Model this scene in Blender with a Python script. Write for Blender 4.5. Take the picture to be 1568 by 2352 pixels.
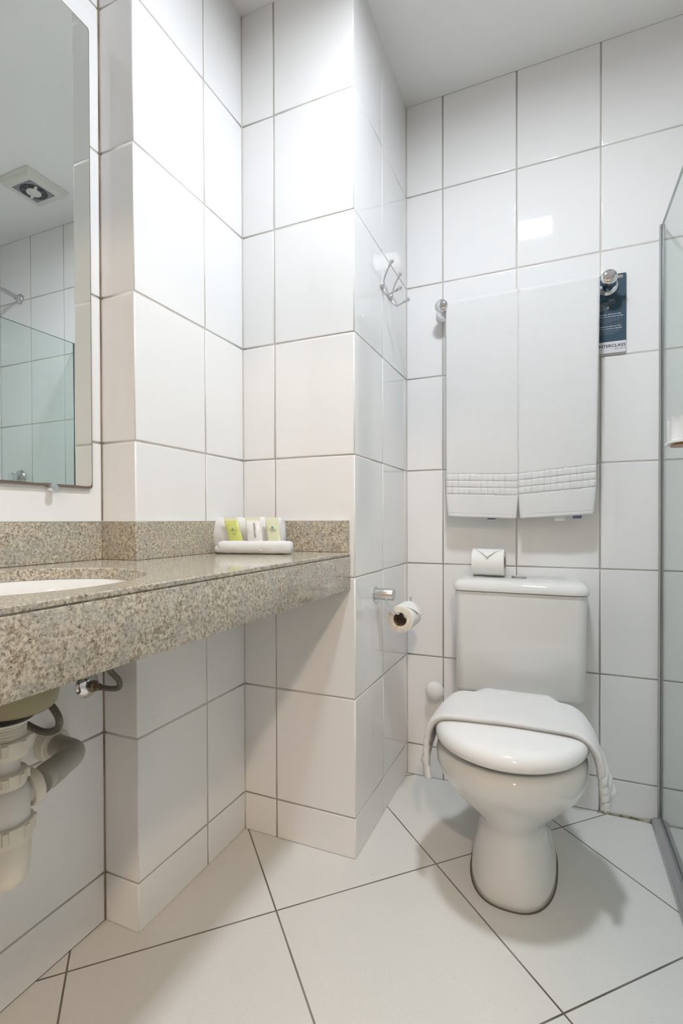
import bpy, bmesh, math, random
from mathutils import Vector, Matrix, noise

random.seed(7)
S = bpy.context.scene
COL = S.collection
for o in list(bpy.data.objects):
    bpy.data.objects.remove(o, do_unlink=True)

# ------------------------------------------------------------------ camera
CZ = 0.94554
yaw, pit, rol = 0.4084, -0.0103, -0.0032
fw = Vector((-math.sin(yaw) * math.cos(pit), math.cos(yaw) * math.cos(pit), math.sin(pit)))
r0 = Vector((math.cos(yaw), math.sin(yaw), 0))
u0 = r0.cross(fw)
r2 = r0 * math.cos(rol) + u0 * math.sin(rol)
u2 = -r0 * math.sin(rol) + u0 * math.cos(rol)
cd = bpy.data.cameras.new('camera')
cam = bpy.data.objects.new('camera', cd)
COL.objects.link(cam)
M3 = Matrix((r2, u2, -fw)).transposed()
cam.matrix_world = Matrix.Translation((0, 0, CZ)) @ M3.to_4x4()
cd.sensor_fit = 'VERTICAL'
cd.sensor_height = 36.0
cd.sensor_width = 24.0
cd.lens = 1150.11 / 2352 * 36.0
cd.shift_x = (784 - 780.57) / 2352
cd.shift_y = (1207.5 - 1176) / 2352
cd.clip_start = 0.02
S.camera = cam

# ------------------------------------------------------------------ light levels
CEIL_LAMP = 246.0          # radiance of the square bathroom downlight
HALL_LAMP = 680.0          # radiance of the hallway light
COOL = (0.92, 0.975, 1.04)
WARM = (1.0, 0.77, 0.56)
w = bpy.data.worlds.new('world')
S.world = w
w.use_nodes = True
w.node_tree.nodes['Background'].inputs[0].default_value = (0.8, 0.85, 0.9, 1)
w.node_tree.nodes['Background'].inputs[1].default_value = 0.02
S.view_settings.view_transform = 'Standard'
S.view_settings.look = 'None'
S.view_settings.exposure = 0.04
S.view_settings.gamma = 1.0
try:
    S.view_settings.use_curve_mapping = False
except Exception:
    pass

# ------------------------------------------------------------------ main planes (metres)
X0, X1, X2 = -0.9815, -0.8772, -0.5125
Y1, Y2, YB = 0.8601, 1.2876, 1.8117
XR, YF = 1.15, -0.55
XG = 0.2960
ZC = 2.4684
ROWS = [0.0, 0.1146, 0.4475, 0.7871, 1.1286, 1.4673, 1.8029, 2.1375, ZC]

# ------------------------------------------------------------------ materials
def new_mat(name):
    m = bpy.data.materials.new(name)
    m.use_nodes = True
    nt = m.node_tree
    return m, nt, nt.nodes['Principled BSDF']

def simple(name, col, rough=0.5, metal=0.0, spec=0.5, coat=0.0, emit=None, es=0.0):
    m, nt, b = new_mat(name)
    b.inputs['Base Color'].default_value = (*col, 1)
    b.inputs['Roughness'].default_value = rough
    b.inputs['Metallic'].default_value = metal
    b.inputs['Specular IOR Level'].default_value = spec
    b.inputs['Coat Weight'].default_value = coat
    if emit:
        b.inputs['Emission Color'].default_value = (*emit, 1)
        b.inputs['Emission Strength'].default_value = es
    return m

def node(nt, typ, **kw):
    n = nt.nodes.new(typ)
    for k, v in kw.items():
        if k.startswith('i_'):
            n.inputs[k[2:].replace('_', ' ')].default_value = v
        else:
            setattr(n, k, v)
    return n

def ramp(nt, stops, interp='LINEAR'):
    n = nt.nodes.new('ShaderNodeValToRGB')
    cr = n.color_ramp
    cr.interpolation = interp
    while len(cr.elements) < len(stops):
        cr.elements.new(0.5)
    for e, (p, c) in zip(cr.elements, stops):
        e.position = p
        e.color = (*c, 1) if len(c) == 3 else c
    return n

def objcoord(nt, scale=(1, 1, 1), kind='Object'):
    tc = nt.nodes.new('ShaderNodeTexCoord')
    mp = nt.nodes.new('ShaderNodeMapping')
    mp.inputs['Scale'].default_value = scale
    nt.links.new(tc.outputs[kind], mp.inputs[0])
    return mp.outputs[0]

def mixc(nt, fac, a, b, mode='MIX'):
    n = nt.nodes.new('ShaderNodeMix')
    n.data_type = 'RGBA'
    n.blend_type = mode
    for k, v in ((0, fac), (6, a), (7, b)):
        if hasattr(v, 'links'):
            nt.links.new(v, n.inputs[k])
        elif k == 0:
            n.inputs[0].default_value = v
        else:
            n.inputs[k].default_value = (*v, 1)
    return n.outputs[2]

def mat_tile():
    m, nt, b = new_mat('glazed_white_tile')
    co = objcoord(nt)
    n1 = node(nt, 'ShaderNodeTexNoise', i_Scale=3.0, i_Detail=2.0)
    nt.links.new(co, n1.inputs['Vector'])
    c = mixc(nt, n1.outputs[0], (0.865, 0.868, 0.865), (0.885, 0.887, 0.885))
    nt.links.new(c, b.inputs['Base Color'])
    b.inputs['Roughness'].default_value = 0.035
    b.inputs['IOR'].default_value = 1.5
    n2 = node(nt, 'ShaderNodeTexNoise', i_Scale=9.0, i_Detail=1.0)
    nt.links.new(co, n2.inputs['Vector'])
    bp = node(nt, 'ShaderNodeBump', i_Strength=0.05, i_Distance=0.002)
    nt.links.new(n2.outputs[0], bp.inputs['Height'])
    nt.links.new(bp.outputs[0], b.inputs['Normal'])
    return m

def mat_grout(name, ca, cb, scale=30):
    m, nt, b = new_mat(name)
    co = objcoord(nt)
    n1 = node(nt, 'ShaderNodeTexNoise', i_Scale=scale, i_Detail=4.0)
    nt.links.new(co, n1.inputs['Vector'])
    rp = ramp(nt, [(0.35, ca), (0.65, cb)])
    nt.links.new(n1.outputs[0], rp.inputs[0])
    nt.links.new(rp.outputs[0], b.inputs['Base Color'])
    b.inputs['Roughness'].default_value = 0.85
    return m

def mat_floor():
    m, nt, b = new_mat('floor_porcelain')
    tc = nt.nodes.new('ShaderNodeTexCoord')
    sp = nt.nodes.new('ShaderNodeSeparateXYZ')
    nt.links.new(tc.outputs['Object'], sp.inputs[0])
    fa, D, ox, oy = 0.7809, 0.44984, -0.6231, 1.0430
    ca, sa = math.cos(fa), math.sin(fa)
    def lin(a, bb, c):
        m1 = node(nt, 'ShaderNodeMath', operation='MULTIPLY'); m1.inputs[1].default_value = a
        nt.links.new(sp.outputs[0], m1.inputs[0])
        m2 = node(nt, 'ShaderNodeMath', operation='MULTIPLY_ADD'); m2.inputs[1].default_value = bb
        nt.links.new(sp.outputs[1], m2.inputs[0]); nt.links.new(m1.outputs[0], m2.inputs[2])
        m3 = node(nt, 'ShaderNodeMath', operation='ADD'); m3.inputs[1].default_value = c
        nt.links.new(m2.outputs[0], m3.inputs[0])
        return m3.outputs[0]
    u = lin(ca / D, sa / D, -(ca * ox + sa * oy) / D)
    v = lin(-sa / D, ca / D, (sa * ox - ca * oy) / D)
    def dist(q):
        p = node(nt, 'ShaderNodeMath', operation='PINGPONG'); p.inputs[1].default_value = 0.5
        nt.links.new(q, p.inputs[0])
        return p.outputs[0]
    mn = node(nt, 'ShaderNodeMath', operation='MINIMUM')
    nt.links.new(dist(u), mn.inputs[0]); nt.links.new(dist(v), mn.inputs[1])
    mr = node(nt, 'ShaderNodeMapRange')
    mr.inputs['From Min'].default_value = 0.0032
    mr.inputs['From Max'].default_value = 0.0054
    nt.links.new(mn.outputs[0], mr.inputs['Value'])
    n1 = node(nt, 'ShaderNodeTexNoise', i_Scale=5.0, i_Detail=5.0)
    n2 = node(nt, 'ShaderNodeTexNoise', i_Scale=260.0, i_Detail=3.0)
    n3 = node(nt, 'ShaderNodeTexNoise', i_Scale=70.0, i_Detail=4.0)
    n4 = node(nt, 'ShaderNodeTexNoise', i_Scale=4.0, i_Detail=2.0)
    for n in (n1, n2, n3, n4):
        nt.links.new(tc.outputs['Object'], n.inputs['Vector'])
    base = mixc(nt, n1.outputs[0], (0.745, 0.745, 0.715), (0.80, 0.795, 0.77))
    r2_ = ramp(nt, [(0.30, (0.88, 0.87, 0.85)), (0.42, (1, 1, 1))])
    nt.links.new(n2.outputs[0], r2_.inputs[0])
    base = mixc(nt, 0.8, base, r2_.outputs[0], 'MULTIPLY')
    r3_ = ramp(nt, [(0.21, (0.55, 0.50, 0.42)), (0.26, (1, 1, 1))])
    nt.links.new(n3.outputs[0], r3_.inputs[0])
    base = mixc(nt, 0.8, base, r3_.outputs[0], 'MULTIPLY')
    gr = ramp(nt, [(0.36, (0.10, 0.085, 0.07)), (0.58, (0.27, 0.245, 0.215))])
    nt.links.new(n4.outputs[0], gr.inputs[0])
    col = mixc(nt, mr.outputs[0], gr.outputs[0], base)
    nt.links.new(col, b.inputs['Base Color'])
    rr = node(nt, 'ShaderNodeMapRange')
    rr.inputs['To Min'].default_value = 0.85
    rr.inputs['To Max'].default_value = 0.34
    nt.links.new(mr.outputs[0], rr.inputs['Value'])
    nt.links.new(rr.outputs[0], b.inputs['Roughness'])
    b.inputs['Specular IOR Level'].default_value = 0.4
    bp = node(nt, 'ShaderNodeBump', i_Strength=0.6, i_Distance=0.0015)
    nt.links.new(mr.outputs[0], bp.inputs['Height'])
    nt.links.new(bp.outputs[0], b.inputs['Normal'])
    return m

def mat_granite(name='granite', rough=0.10):
    m, nt, b = new_mat(name)
    co = objcoord(nt)
    def nz(s, d=4.0, r=0.6):
        n = node(nt, 'ShaderNodeTexNoise', i_Scale=s, i_Detail=d, i_Roughness=r)
        nt.links.new(co, n.inputs['Vector'])
        return n.outputs[0]
    a = ramp(nt, [(0.36, (0.25, 0.20, 0.15)), (0.47, (0.44, 0.39, 0.30)), (0.58, (0.68, 0.62, 0.50))])
    nt.links.new(nz(185, 5, 0.72), a.inputs[0])
    g = ramp(nt, [(0.45, (0.0,) * 3), (0.62, (1.0,) * 3)])
    nt.links.new(nz(26, 4), g.inputs[0])
    c = mixc(nt, g.outputs[0], a.outputs[0], (0.43, 0.43, 0.40))
    c = mixc(nt, 0.55, a.outputs[0], c)
    br = ramp(nt, [(0.57, (0.0,) * 3), (0.67, (0.7,) * 3)])
    nt.links.new(nz(190, 3, 0.6), br.inputs[0])
    c = mixc(nt, br.outputs[0], c, (0.24, 0.175, 0.13))
    dk = ramp(nt, [(0.575, (0.0,) * 3), (0.66, (0.92,) * 3)])
    nt.links.new(nz(210, 4, 0.7), dk.inputs[0])
    c = mixc(nt, dk.outputs[0], c, (0.09, 0.085, 0.085))
    wh = ramp(nt, [(0.62, (0.0,) * 3), (0.72, (0.6,) * 3)])
    nt.links.new(nz(110, 3, 0.5), wh.inputs[0])
    c = mixc(nt, wh.outputs[0], c, (0.70, 0.67, 0.58))
    nt.links.new(c, b.inputs['Base Color'])
    b.inputs['Roughness'].default_value = rough
    b.inputs['IOR'].default_value = 1.5
    return m

def mat_terry(name='white_terry', col=(0.91, 0.915, 0.91), scale=850, dist=0.0012, st=0.9):
    m, nt, b = new_mat(name)
    co = objcoord(nt)
    n1 = node(nt, 'ShaderNodeTexNoise', i_Scale=scale, i_Detail=3.0)
    n2 = node(nt, 'ShaderNodeTexVoronoi', i_Scale=scale * 0.9)
    nt.links.new(co, n1.inputs['Vector']); nt.links.new(co, n2.inputs['Vector'])
    ad = node(nt, 'ShaderNodeMath', operation='SUBTRACT')
    nt.links.new(n1.outputs[0], ad.inputs[0]); nt.links.new(n2.outputs['Distance'], ad.inputs[1])
    bp = node(nt, 'ShaderNodeBump', i_Strength=st, i_Distance=dist)
    nt.links.new(ad.outputs[0], bp.inputs['Height'])
    nt.links.new(bp.outputs[0], b.inputs['Normal'])
    b.inputs['Base Color'].default_value = (*col, 1)
    b.inputs['Roughness'].default_value = 0.95
    b.inputs['Specular IOR Level'].default_value = 0.15
    b.inputs['Sheen Weight'].default_value = 0.25
    b.inputs['Sheen Roughness'].default_value = 0.6
    return m

def mat_pane(name, tint=(0.93, 0.965, 0.95)):
    m = bpy.data.materials.new(name)
    m.use_nodes = True
    nt = m.node_tree
    nt.nodes.clear()
    out = nt.nodes.new('ShaderNodeOutputMaterial')
    tr = nt.nodes.new('ShaderNodeBsdfTransparent')
    tr.inputs[0].default_value = (*tint, 1)
    gl = nt.nodes.new('ShaderNodeBsdfGlossy')
    gl.inputs['Roughness'].default_value = 0.0
    fr = nt.nodes.new('ShaderNodeFresnel')
    fr.inputs[0].default_value = 1.45
    geo = nt.nodes.new('ShaderNodeNewGeometry')
    inv = node(nt, 'ShaderNodeMath', operation='SUBTRACT'); inv.inputs[0].default_value = 1.0
    nt.links.new(geo.outputs['Backfacing'], inv.inputs[1])
    mu = node(nt, 'ShaderNodeMath', operation='MULTIPLY')
    nt.links.new(fr.outputs[0], mu.inputs[0]); nt.links.new(inv.outputs[0], mu.inputs[1])
    mx = nt.nodes.new('ShaderNodeMixShader')
    nt.links.new(mu.outputs[0], mx.inputs[0])
    nt.links.new(tr.outputs[0], mx.inputs[1])
    nt.links.new(gl.outputs[0], mx.inputs[2])
    nt.links.new(mx.outputs[0], out.inputs[0])
    return m

def mat_braid():
    m, nt, b = new_mat('braided_steel')
    co = objcoord(nt)
    n1 = node(nt, 'ShaderNodeTexVoronoi', i_Scale=1000.0)
    nt.links.new(co, n1.inputs['Vector'])
    r = ramp(nt, [(0.1, (0.50, 0.47, 0.40)), (0.6, (0.13, 0.12, 0.10))])
    nt.links.new(n1.outputs['Distance'], r.inputs[0])
    nt.links.new(r.outputs[0], b.inputs['Base Color'])
    b.inputs['Metallic'].default_value = 0.7
    b.inputs['Roughness'].default_value = 0.42
    bp = node(nt, 'ShaderNodeBump', i_Strength=0.6, i_Distance=0.001)
    nt.links.new(n1.outputs['Distance'], bp.inputs['Height'])
    nt.links.new(bp.outputs[0], b.inputs['Normal'])
    return m

M = dict(
    tile=mat_tile(),
    grout=mat_grout('wall_grout', (0.54, 0.51, 0.465), (0.67, 0.64, 0.595), 12),
    floor=mat_floor(),
    granite=mat_granite(),
    terry=mat_terry(),
    terry_fine=mat_terry('white_terry_fine', (0.92, 0.92, 0.915), 1200, 0.0010, 0.9),
    hem=simple('woven_hem', (0.86, 0.86, 0.85), 0.8, spec=0.2),
    china=simple('white_vitreous_china', (0.80, 0.805, 0.79), 0.06, coat=0.3),
    plastic=simple('white_gloss_plastic', (0.84, 0.845, 0.84), 0.10),
    chrome=simple('chrome', (0.80, 0.81, 0.83), 0.05, metal=1.0),
    chrome_soft=simple('satin_chrome', (0.66, 0.66, 0.67), 0.22, metal=1.0),
    alu=simple('anodised_aluminium', (0.55, 0.56, 0.58), 0.33, metal=0.9),
    alu_dark=simple('dark_aluminium_seal', (0.20, 0.21, 0.22), 0.4, metal=0.3),
    pane=mat_pane('shower_glass'),
    pane_edge=simple('glass_edge_green', (0.16, 0.23, 0.21), 0.15),
    mirror=simple('silvered_mirror', (0.83, 0.87, 0.86), 0.0, metal=1.0),
    mirror_back=simple('mirror_backing', (0.17, 0.13, 0.10), 0.5),
    ceil=simple('matte_ceiling_paint', (0.92, 0.92, 0.91), 0.9, spec=0.2),
    paint=simple('matte_wall_paint', (0.82, 0.81, 0.78), 0.8, spec=0.2),
    wood=simple('brown_wood_floor', (0.22, 0.11, 0.05), 0.35),
    pvc=simple('cream_pvc', (0.74, 0.70, 0.60), 0.32),
    pvc_white=simple('white_pvc', (0.70, 0.69, 0.65), 0.30),
    corr=simple('grey_corrugated_pvc', (0.44, 0.42, 0.37), 0.38),
    olive=simple('olive_basin_underside', (0.30, 0.27, 0.15), 0.3),
    rubber=simple('black_rubber', (0.02, 0.02, 0.02), 0.6),
    braid=mat_braid(),
    brass=simple('brass_nut', (0.20, 0.15, 0.09), 0.35, metal=0.8),
    paper=mat_terry('tissue_paper', (0.87, 0.87, 0.85), 900, 0.0003, 0.35),
    paper_end=mat_grout('tissue_roll_end', (0.74, 0.67, 0.57), (0.84, 0.78, 0.69), 160),
    card=simple('cardboard_core', (0.22, 0.155, 0.09), 0.8),
    navy=simple('dark_teal_card', (0.022, 0.062, 0.10), 0.55),
    white_ink=simple('white_print', (0.75, 0.78, 0.80), 0.6),
    faint_ink=simple('faint_grey_print', (0.20, 0.26, 0.31), 0.6),
    white_card=simple('white_card', (0.72, 0.72, 0.76), 0.7),
    black_ink=simple('black_print', (0.03, 0.03, 0.05), 0.6),
    teal_ink=simple('teal_print', (0.01, 0.26, 0.27), 0.5),
    cream=simple('cream_plastic', (0.72, 0.66, 0.50), 0.25),
    caulk=mat_grout('stained_caulk', (0.14, 0.10, 0.04), (0.50, 0.47, 0.39), 45),
    caulk_white=simple('white_caulk', (0.74, 0.73, 0.70), 0.5),
    liquid_a=simple('yellow_green_gel', (0.66, 0.70, 0.20), 0.12, coat=0.6),
    liquid_b=simple('pale_green_gel', (0.74, 0.78, 0.55), 0.12, coat=0.6),
    film=mat_pane('clear_film', (0.96, 0.97, 0.96)),
    soap=simple('white_soap_wrapper', (0.84, 0.84, 0.84), 0.18, coat=0.5),
    amber=simple('amber_plastic', (0.36, 0.14, 0.015), 0.3),
    fan_grey=simple('fan_grey', (0.27, 0.28, 0.30), 0.5),
    fan_dark=simple('fan_dark', (0.05, 0.055, 0.065), 0.5),
    fan_white=simple('aged_white_plastic', (0.74, 0.74, 0.68), 0.4),
    cool_lamp=simple('downlight_diffuser', (0.9, 0.9, 0.9), 0.5, emit=COOL, es=CEIL_LAMP),
    warm_lamp=simple('hall_light_diffuser', (0.9, 0.9, 0.9), 0.5, emit=WARM, es=HALL_LAMP),
    tag_blue=simple('blue_woven_tag', (0.20, 0.20, 0.36), 0.7),
)

# ------------------------------------------------------------------ builders
def thing(name, label, cat, loc, group=None, kind=None):
    o = bpy.data.objects.new(name, None)
    o.empty_display_size = 0.03
    COL.objects.link(o)
    o.location = loc
    o['label'] = label
    o['category'] = cat
    if group:
        o['group'] = group
    return o

def origin_of(p):
    v = Vector((0, 0, 0))
    while p:
        v += p.location
        p = p.parent
    return v

def obj(name, bm, mats, parent=None, smooth=True, angle=None, loc=None):
    """links bm (world coordinates) as one mesh object"""
    off = origin_of(parent) + (Vector(loc) if loc else Vector((0, 0, 0)))
    bmesh.ops.recalc_face_normals(bm, faces=bm.faces)
    me = bpy.data.meshes.new(name)
    for v in bm.verts:
        v.co -= off
    for f in bm.faces:
        f.smooth = smooth
    if angle is not None:
        a = math.radians(angle)
        for e in bm.edges:
            if len(e.link_faces) == 2 and e.calc_face_angle(0) > a:
                e.smooth = False
    bm.to_mesh(me)
    bm.free()
    for mm in (mats if isinstance(mats, (list, tuple)) else [mats]):
        me.materials.append(mm)
    o = bpy.data.objects.new(name, me)
    COL.objects.link(o)
    if parent:
        o.parent = parent
    if loc:
        o.location = Vector(loc)
    return o

def struct(name, bm, mats, parent=None, smooth=False, angle=None):
    o = obj(name, bm, mats, parent, smooth, angle)
    o['kind'] = 'structure'
    return o

def tag(o, label, cat, group=None):
    o['label'] = label
    o['category'] = cat
    if group:
        o['group'] = group
    return o

def bx(bm, a, b, bev=0.0, seg=2, mat=0):
    a, b = Vector(a), Vector(b)
    ret = bmesh.ops.create_cube(bm, size=1.0)
    vs = ret['verts']
    for v in vs:
        v.co = Vector([(a[i] + b[i]) / 2 + v.co[i] * (b[i] - a[i]) for i in range(3)])
    fs = set(f for v in vs for f in v.link_faces)
    for f in fs:
        f.material_index = mat
    if bev > 0:
        es = list(set(e for v in vs for e in v.link_edges))
        r = bmesh.ops.bevel(bm, geom=es, offset=bev, segments=seg, affect='EDGES', profile=0.5)
        for f in r['faces']:
            f.material_index = mat
    return bm

def box_obj(name, a, b, m, parent=None, bev=0.0, seg=2):
    bm = bmesh.new()
    bx(bm, a, b, bev, seg)
    return obj(name, bm, m, parent, smooth=bev > 0, angle=40 if bev > 0 else None)

def frame_for(d):
    d = Vector(d).normalized()
    up = Vector((0, 0, 1)) if abs(d.z) < 0.9 else Vector((0, 1, 0))
    a = up.cross(d).normalized()
    return a, d.cross(a).normalized(), d

def lathe(bm, prof, origin, axis=(0, 0, 1), n=48, mat=0, cap=True):
    """prof: list of (r, h)"""
    a, b, d = frame_for(axis)
    o = Vector(origin)
    rings = []
    for r, h in prof:
        if r < 1e-6:
            rings.append([bm.verts.new(o + d * h)])
        else:
            rings.append([bm.verts.new(o + d * h + (a * math.cos(2 * math.pi * k / n) + b * math.sin(2 * math.pi * k / n)) * r) for k in range(n)])
    for A, B in zip(rings, rings[1:]):
        if len(A) == 1 and len(B) == 1:
            continue
        for k in range(n):
            k2 = (k + 1) % n
            if len(A) == 1:
                f = bm.faces.new((A[0], B[k], B[k2]))
            elif len(B) == 1:
                f = bm.faces.new((A[k], A[k2], B[0]))
            else:
                f = bm.faces.new((A[k], A[k2], B[k2], B[k]))
            f.material_index = mat
    if cap:
        for R in (rings[0], rings[-1]):
            if len(R) > 1:
                f = bm.faces.new(R)
                f.material_index = mat
    return bm

def spline(pts, per=10):
    P = [Vector(p) for p in pts]
    P = [2 * P[0] - P[1]] + P + [2 * P[-1] - P[-2]]
    out = []
    for i in range(1, len(P) - 2):
        for k in range(per):
            t = k / per
            p0, p1, p2, p3 = P[i - 1], P[i], P[i + 1], P[i + 2]
            out.append(0.5 * ((2 * p1) + (-p0 + p2) * t + (2 * p0 - 5 * p1 + 4 * p2 - p3) * t * t + (-p0 + 3 * p1 - 3 * p2 + p3) * t ** 3))
    out.append(P[-2])
    return out

def tube(bm, path, r, n=14, mat=0, cap=True):
    """r: number or function of arc length"""
    T = []
    for i in range(len(path)):
        a = path[max(0, i - 1)]; b = path[min(len(path) - 1, i + 1)]
        T.append((b - a).normalized())
    a, b, _ = frame_for(T[0])
    s = 0
    rings = []
    for i, p in enumerate(path):
        if i:
            s += (p - path[i - 1]).length
            q = T[i - 1].rotation_difference(T[i])
            a = q @ a
            b = q @ b
        rr = r(s) if callable(r) else r
        rings.append([bm.verts.new(p + (a * math.cos(2 * math.pi * k / n) + b * math.sin(2 * math.pi * k / n)) * rr) for k in range(n)])
    for A, B in zip(rings, rings[1:]):
        for k in range(n):
            k2 = (k + 1) % n
            bm.faces.new((A[k], A[k2], B[k2], B[k])).material_index = mat
    if cap:
        bm.faces.new(rings[0]).material_index = mat
        bm.faces.new(rings[-1]).material_index = mat
    return bm

def loft(bm, rings, cap0=True, cap1=True, mat=0):
    R = [[bm.verts.new(p) for p in r] for r in rings]
    n = len(R[0])
    for A, B in zip(R, R[1:]):
        for k in range(n):
            k2 = (k + 1) % n
            bm.faces.new((A[k], A[k2], B[k2], B[k])).material_index = mat
    if cap0:
        bm.faces.new(R[0]).material_index = mat
    if cap1:
        bm.faces.new(R[-1]).material_index = mat
    return bm

def text_bm(s, size, origin, ux, uy, lift, align='LEFT', ext=0.00008, squash=1.0, bold=0.0):
    cu = bpy.data.curves.new('t', 'FONT')
    cu.body = s
    cu.size = size
    cu.extrude = ext
    cu.align_x = align
    cu.offset = bold * size
    cu.resolution_u = 2
    o = bpy.data.objects.new('t', cu)
    COL.objects.link(o)
    bpy.context.view_layer.update()
    dg = bpy.context.evaluated_depsgraph_get()
    me = bpy.data.meshes.new_from_object(o.evaluated_get(dg))
    bm = bmesh.new()
    bm.from_mesh(me)
    ux = Vector(ux).normalized(); uy = Vector(uy).normalized()
    nn = ux.cross(uy)
    for v in bm.verts:
        v.co = Vector(origin) + ux * v.co.x * squash + uy * v.co.y + nn * (v.co.z + lift)
    bpy.data.objects.remove(o, do_unlink=True)
    bpy.data.curves.remove(cu)
    bpy.data.meshes.remove(me)
    return bm

def merge(bm, other):
    me = bpy.data.meshes.new('m')
    other.to_mesh(me)
    other.free()
    bm.from_mesh(me)
    bpy.data.meshes.remove(me)

# ------------------------------------------------------------------ tiled walls
def tile_wall(name, org, ud, nd, cols, rows, gap=0.0046, back=0.04, skip=None, corner_lo=True, corner_hi=True, parent=None, tilt=0.0012):
    """plane through org; ud = horizontal direction, nd = outward normal; cols / rows are breakpoints"""
    org, ud, nd = Vector(org), Vector(ud), Vector(nd)
    up = Vector((0, 0, 1))
    bm = bmesh.new()
    P = lambda u, v, d: org + ud * u + up * v + nd * d
    rng = random.Random(name)
    spans = [(cols[0], cols[-1], rows[0], rows[-1])]
    if skip:
        s = skip
        spans = [(cols[0], s[0], rows[0], rows[-1]), (s[1], cols[-1], rows[0], rows[-1]), (s[0], s[1], s[3], rows[-1])]
    for a, b, c, d in spans:                      # the grout bed, held back from outer corners
        if a == cols[0] and not corner_lo:
            a += 0.0016
        if b == cols[-1] and not corner_hi:
            b -= 0.0016
        q = [P(a, c, -0.0011), P(b, c, -0.0011), P(b, d, -0.0016), P(a, d, -0.0011)]
        q2 = [P(a, c, -back), P(b, c, -back), P(b, d, -back), P(a, d, -back)]
        A = [bm.verts.new(x) for x in q]; B = [bm.verts.new(x) for x in q2]
        fs = [bm.faces.new(A), bm.faces.new(B[::-1])]
        for k in range(4):
            fs.append(bm.faces.new((A[k], B[k], B[(k + 1) % 4], A[(k + 1) % 4])))
        for f in fs:
            f.material_index = 1
    for i in range(len(cols) - 1):
        for j in range(len(rows) - 1):
            g = gap / 2
            u0_, u1_ = cols[i] + (g if i else 0.0010), cols[i + 1] - (g if i < len(cols) - 2 else (0.0016 if name == 'wall_left' else 0.0010))
            v0_, v1_ = rows[j] + (g if j else 0.0008), rows[j + 1] - (g if j < len(rows) - 2 else 0)
            if u1_ - u0_ < 0.006 or v1_ - v0_ < 0.006:
                continue
            if skip and u0_ > skip[0] - 1e-4 and u1_ < skip[1] + 1e-4 and v1_ < skip[3] + 1e-4:
                continue
            tu, tv = rng.uniform(-tilt, tilt), rng.uniform(-tilt, tilt)
            uc, vc = (u0_ + u1_) / 2, (v0_ + v1_) / 2
            prev = None
            for ins, dep in ((0, -0.0016), (0.0, -0.0011), (0.0004, -0.0004), (0.0013, 0.0), (0.004, 0.0)):
                ring = []
                for uu, vv in ((u0_ + ins, v0_ + ins), (u1_ - ins, v0_ + ins), (u1_ - ins, v1_ - ins), (u0_ + ins, v1_ - ins)):
                    d = dep + ((uu - uc) * tu + (vv - vc) * tv if dep > -0.0015 else 0)
                    ring.append(bm.verts.new(P(uu, vv, d)))
                if prev:
                    for k in range(4):
                        bm.faces.new((prev[k], prev[(k + 1) % 4], ring[(k + 1) % 4], ring[k]))
                prev = ring
            bm.faces.new(prev)
    me_o = struct(name, bm, [M['tile'], M['grout']], parent, smooth=True)
    return me_o

C3 = [X2, -0.3776, -0.1265, 0.1277, 0.3795, 0.6320, 0.8840, 1.1365, XR]
tile_wall('wall_back', (0, YB, 0), (1, 0, 0), (0, -1, 0), C3, ROWS)
tile_wall('wall_left', (X0, 0, 0), (0, 1, 0), (1, 0, 0), [YF, -0.41, -0.157, 0.096, 0.349, 0.602, Y1], ROWS)
tile_wall('wall_pier_front', (0, Y1, 0), (1, 0, 0), (0, -1, 0), [X0, X1], ROWS, corner_hi=False)
tile_wall('wall_pier_side', (X1, 0, 0), (0, 1, 0), (1, 0, 0), [Y1, 1.1089, Y2], ROWS, corner_lo=False)
tile_wall('wall_chase_front', (0, Y2, 0), (1, 0, 0), (0, -1, 0), [X1, -0.7659, X2], ROWS, corner_hi=False)
tile_wall('wall_chase_side', (X2, 0, 0), (0, 1, 0), (1, 0, 0), [Y2, 1.5308, 1.782, YB], ROWS, gap=0.0034, corner_lo=False)
tile_wall('wall_right', (XR, 0, 0), (0, 1, 0), (-1, 0, 0), [YF, -0.46, -0.208, 0.045, 0.297, 0.55, 0.802, 1.055, 1.307, 1.56, YB], ROWS)
DOOR = (-0.42, 0.42, 0.0, 2.22)
tile_wall('wall_front', (0, YF, 0), (1, 0, 0), (0, 1, 0), [X0, -0.67, -0.42, -0.14, 0.14, 0.42, 0.67, 0.92, XR], ROWS[:-2] + [2.22, ZC], skip=DOOR)

# floor, ceiling
bm = bmesh.new(); bx(bm, (X0, YF - 0.05, -0.06), (XR, YB, 0.0))
struct('floor', bm, M['floor'])
bm = bmesh.new(); bx(bm, (X0, YF - 0.04, ZC), (XR, YB, ZC + 0.05))
struct('ceiling', bm, M['ceil'])

# hallway behind the camera
bm = bmesh.new(); bx(bm, (-1.2, -2.7, -0.06), (1.6, YF - 0.05, 0.0))
struct('floor_hall', bm, M['wood'])
bm = bmesh.new(); bx(bm, (-1.2, -2.7, ZC), (1.6, YF - 0.04, ZC + 0.05))
struct('ceiling_hall', bm, M['paint'])
bm = bmesh.new(); bx(bm, (-1.25, -2.7, 0), (-1.2, YF - 0.04, ZC))
struct('wall_hall_left', bm, M['paint'])
bm = bmesh.new(); bx(bm, (1.6, -2.7, 0), (1.65, YF - 0.04, ZC))
struct('wall_hall_right', bm, M['paint'])
bm = bmesh.new(); bx(bm, (-1.2, -2.75, 0), (1.6, -2.7, ZC))
struct('wall_hall_end', bm, M['paint'])
bm = bmesh.new()
bx(bm, (DOOR[0], YF - 0.06, 0), (DOOR[0] + 0.03, YF + 0.012, DOOR[3]))
bx(bm, (DOOR[1] - 0.03, YF - 0.06, 0), (DOOR[1], YF + 0.012, DOOR[3]))
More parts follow.
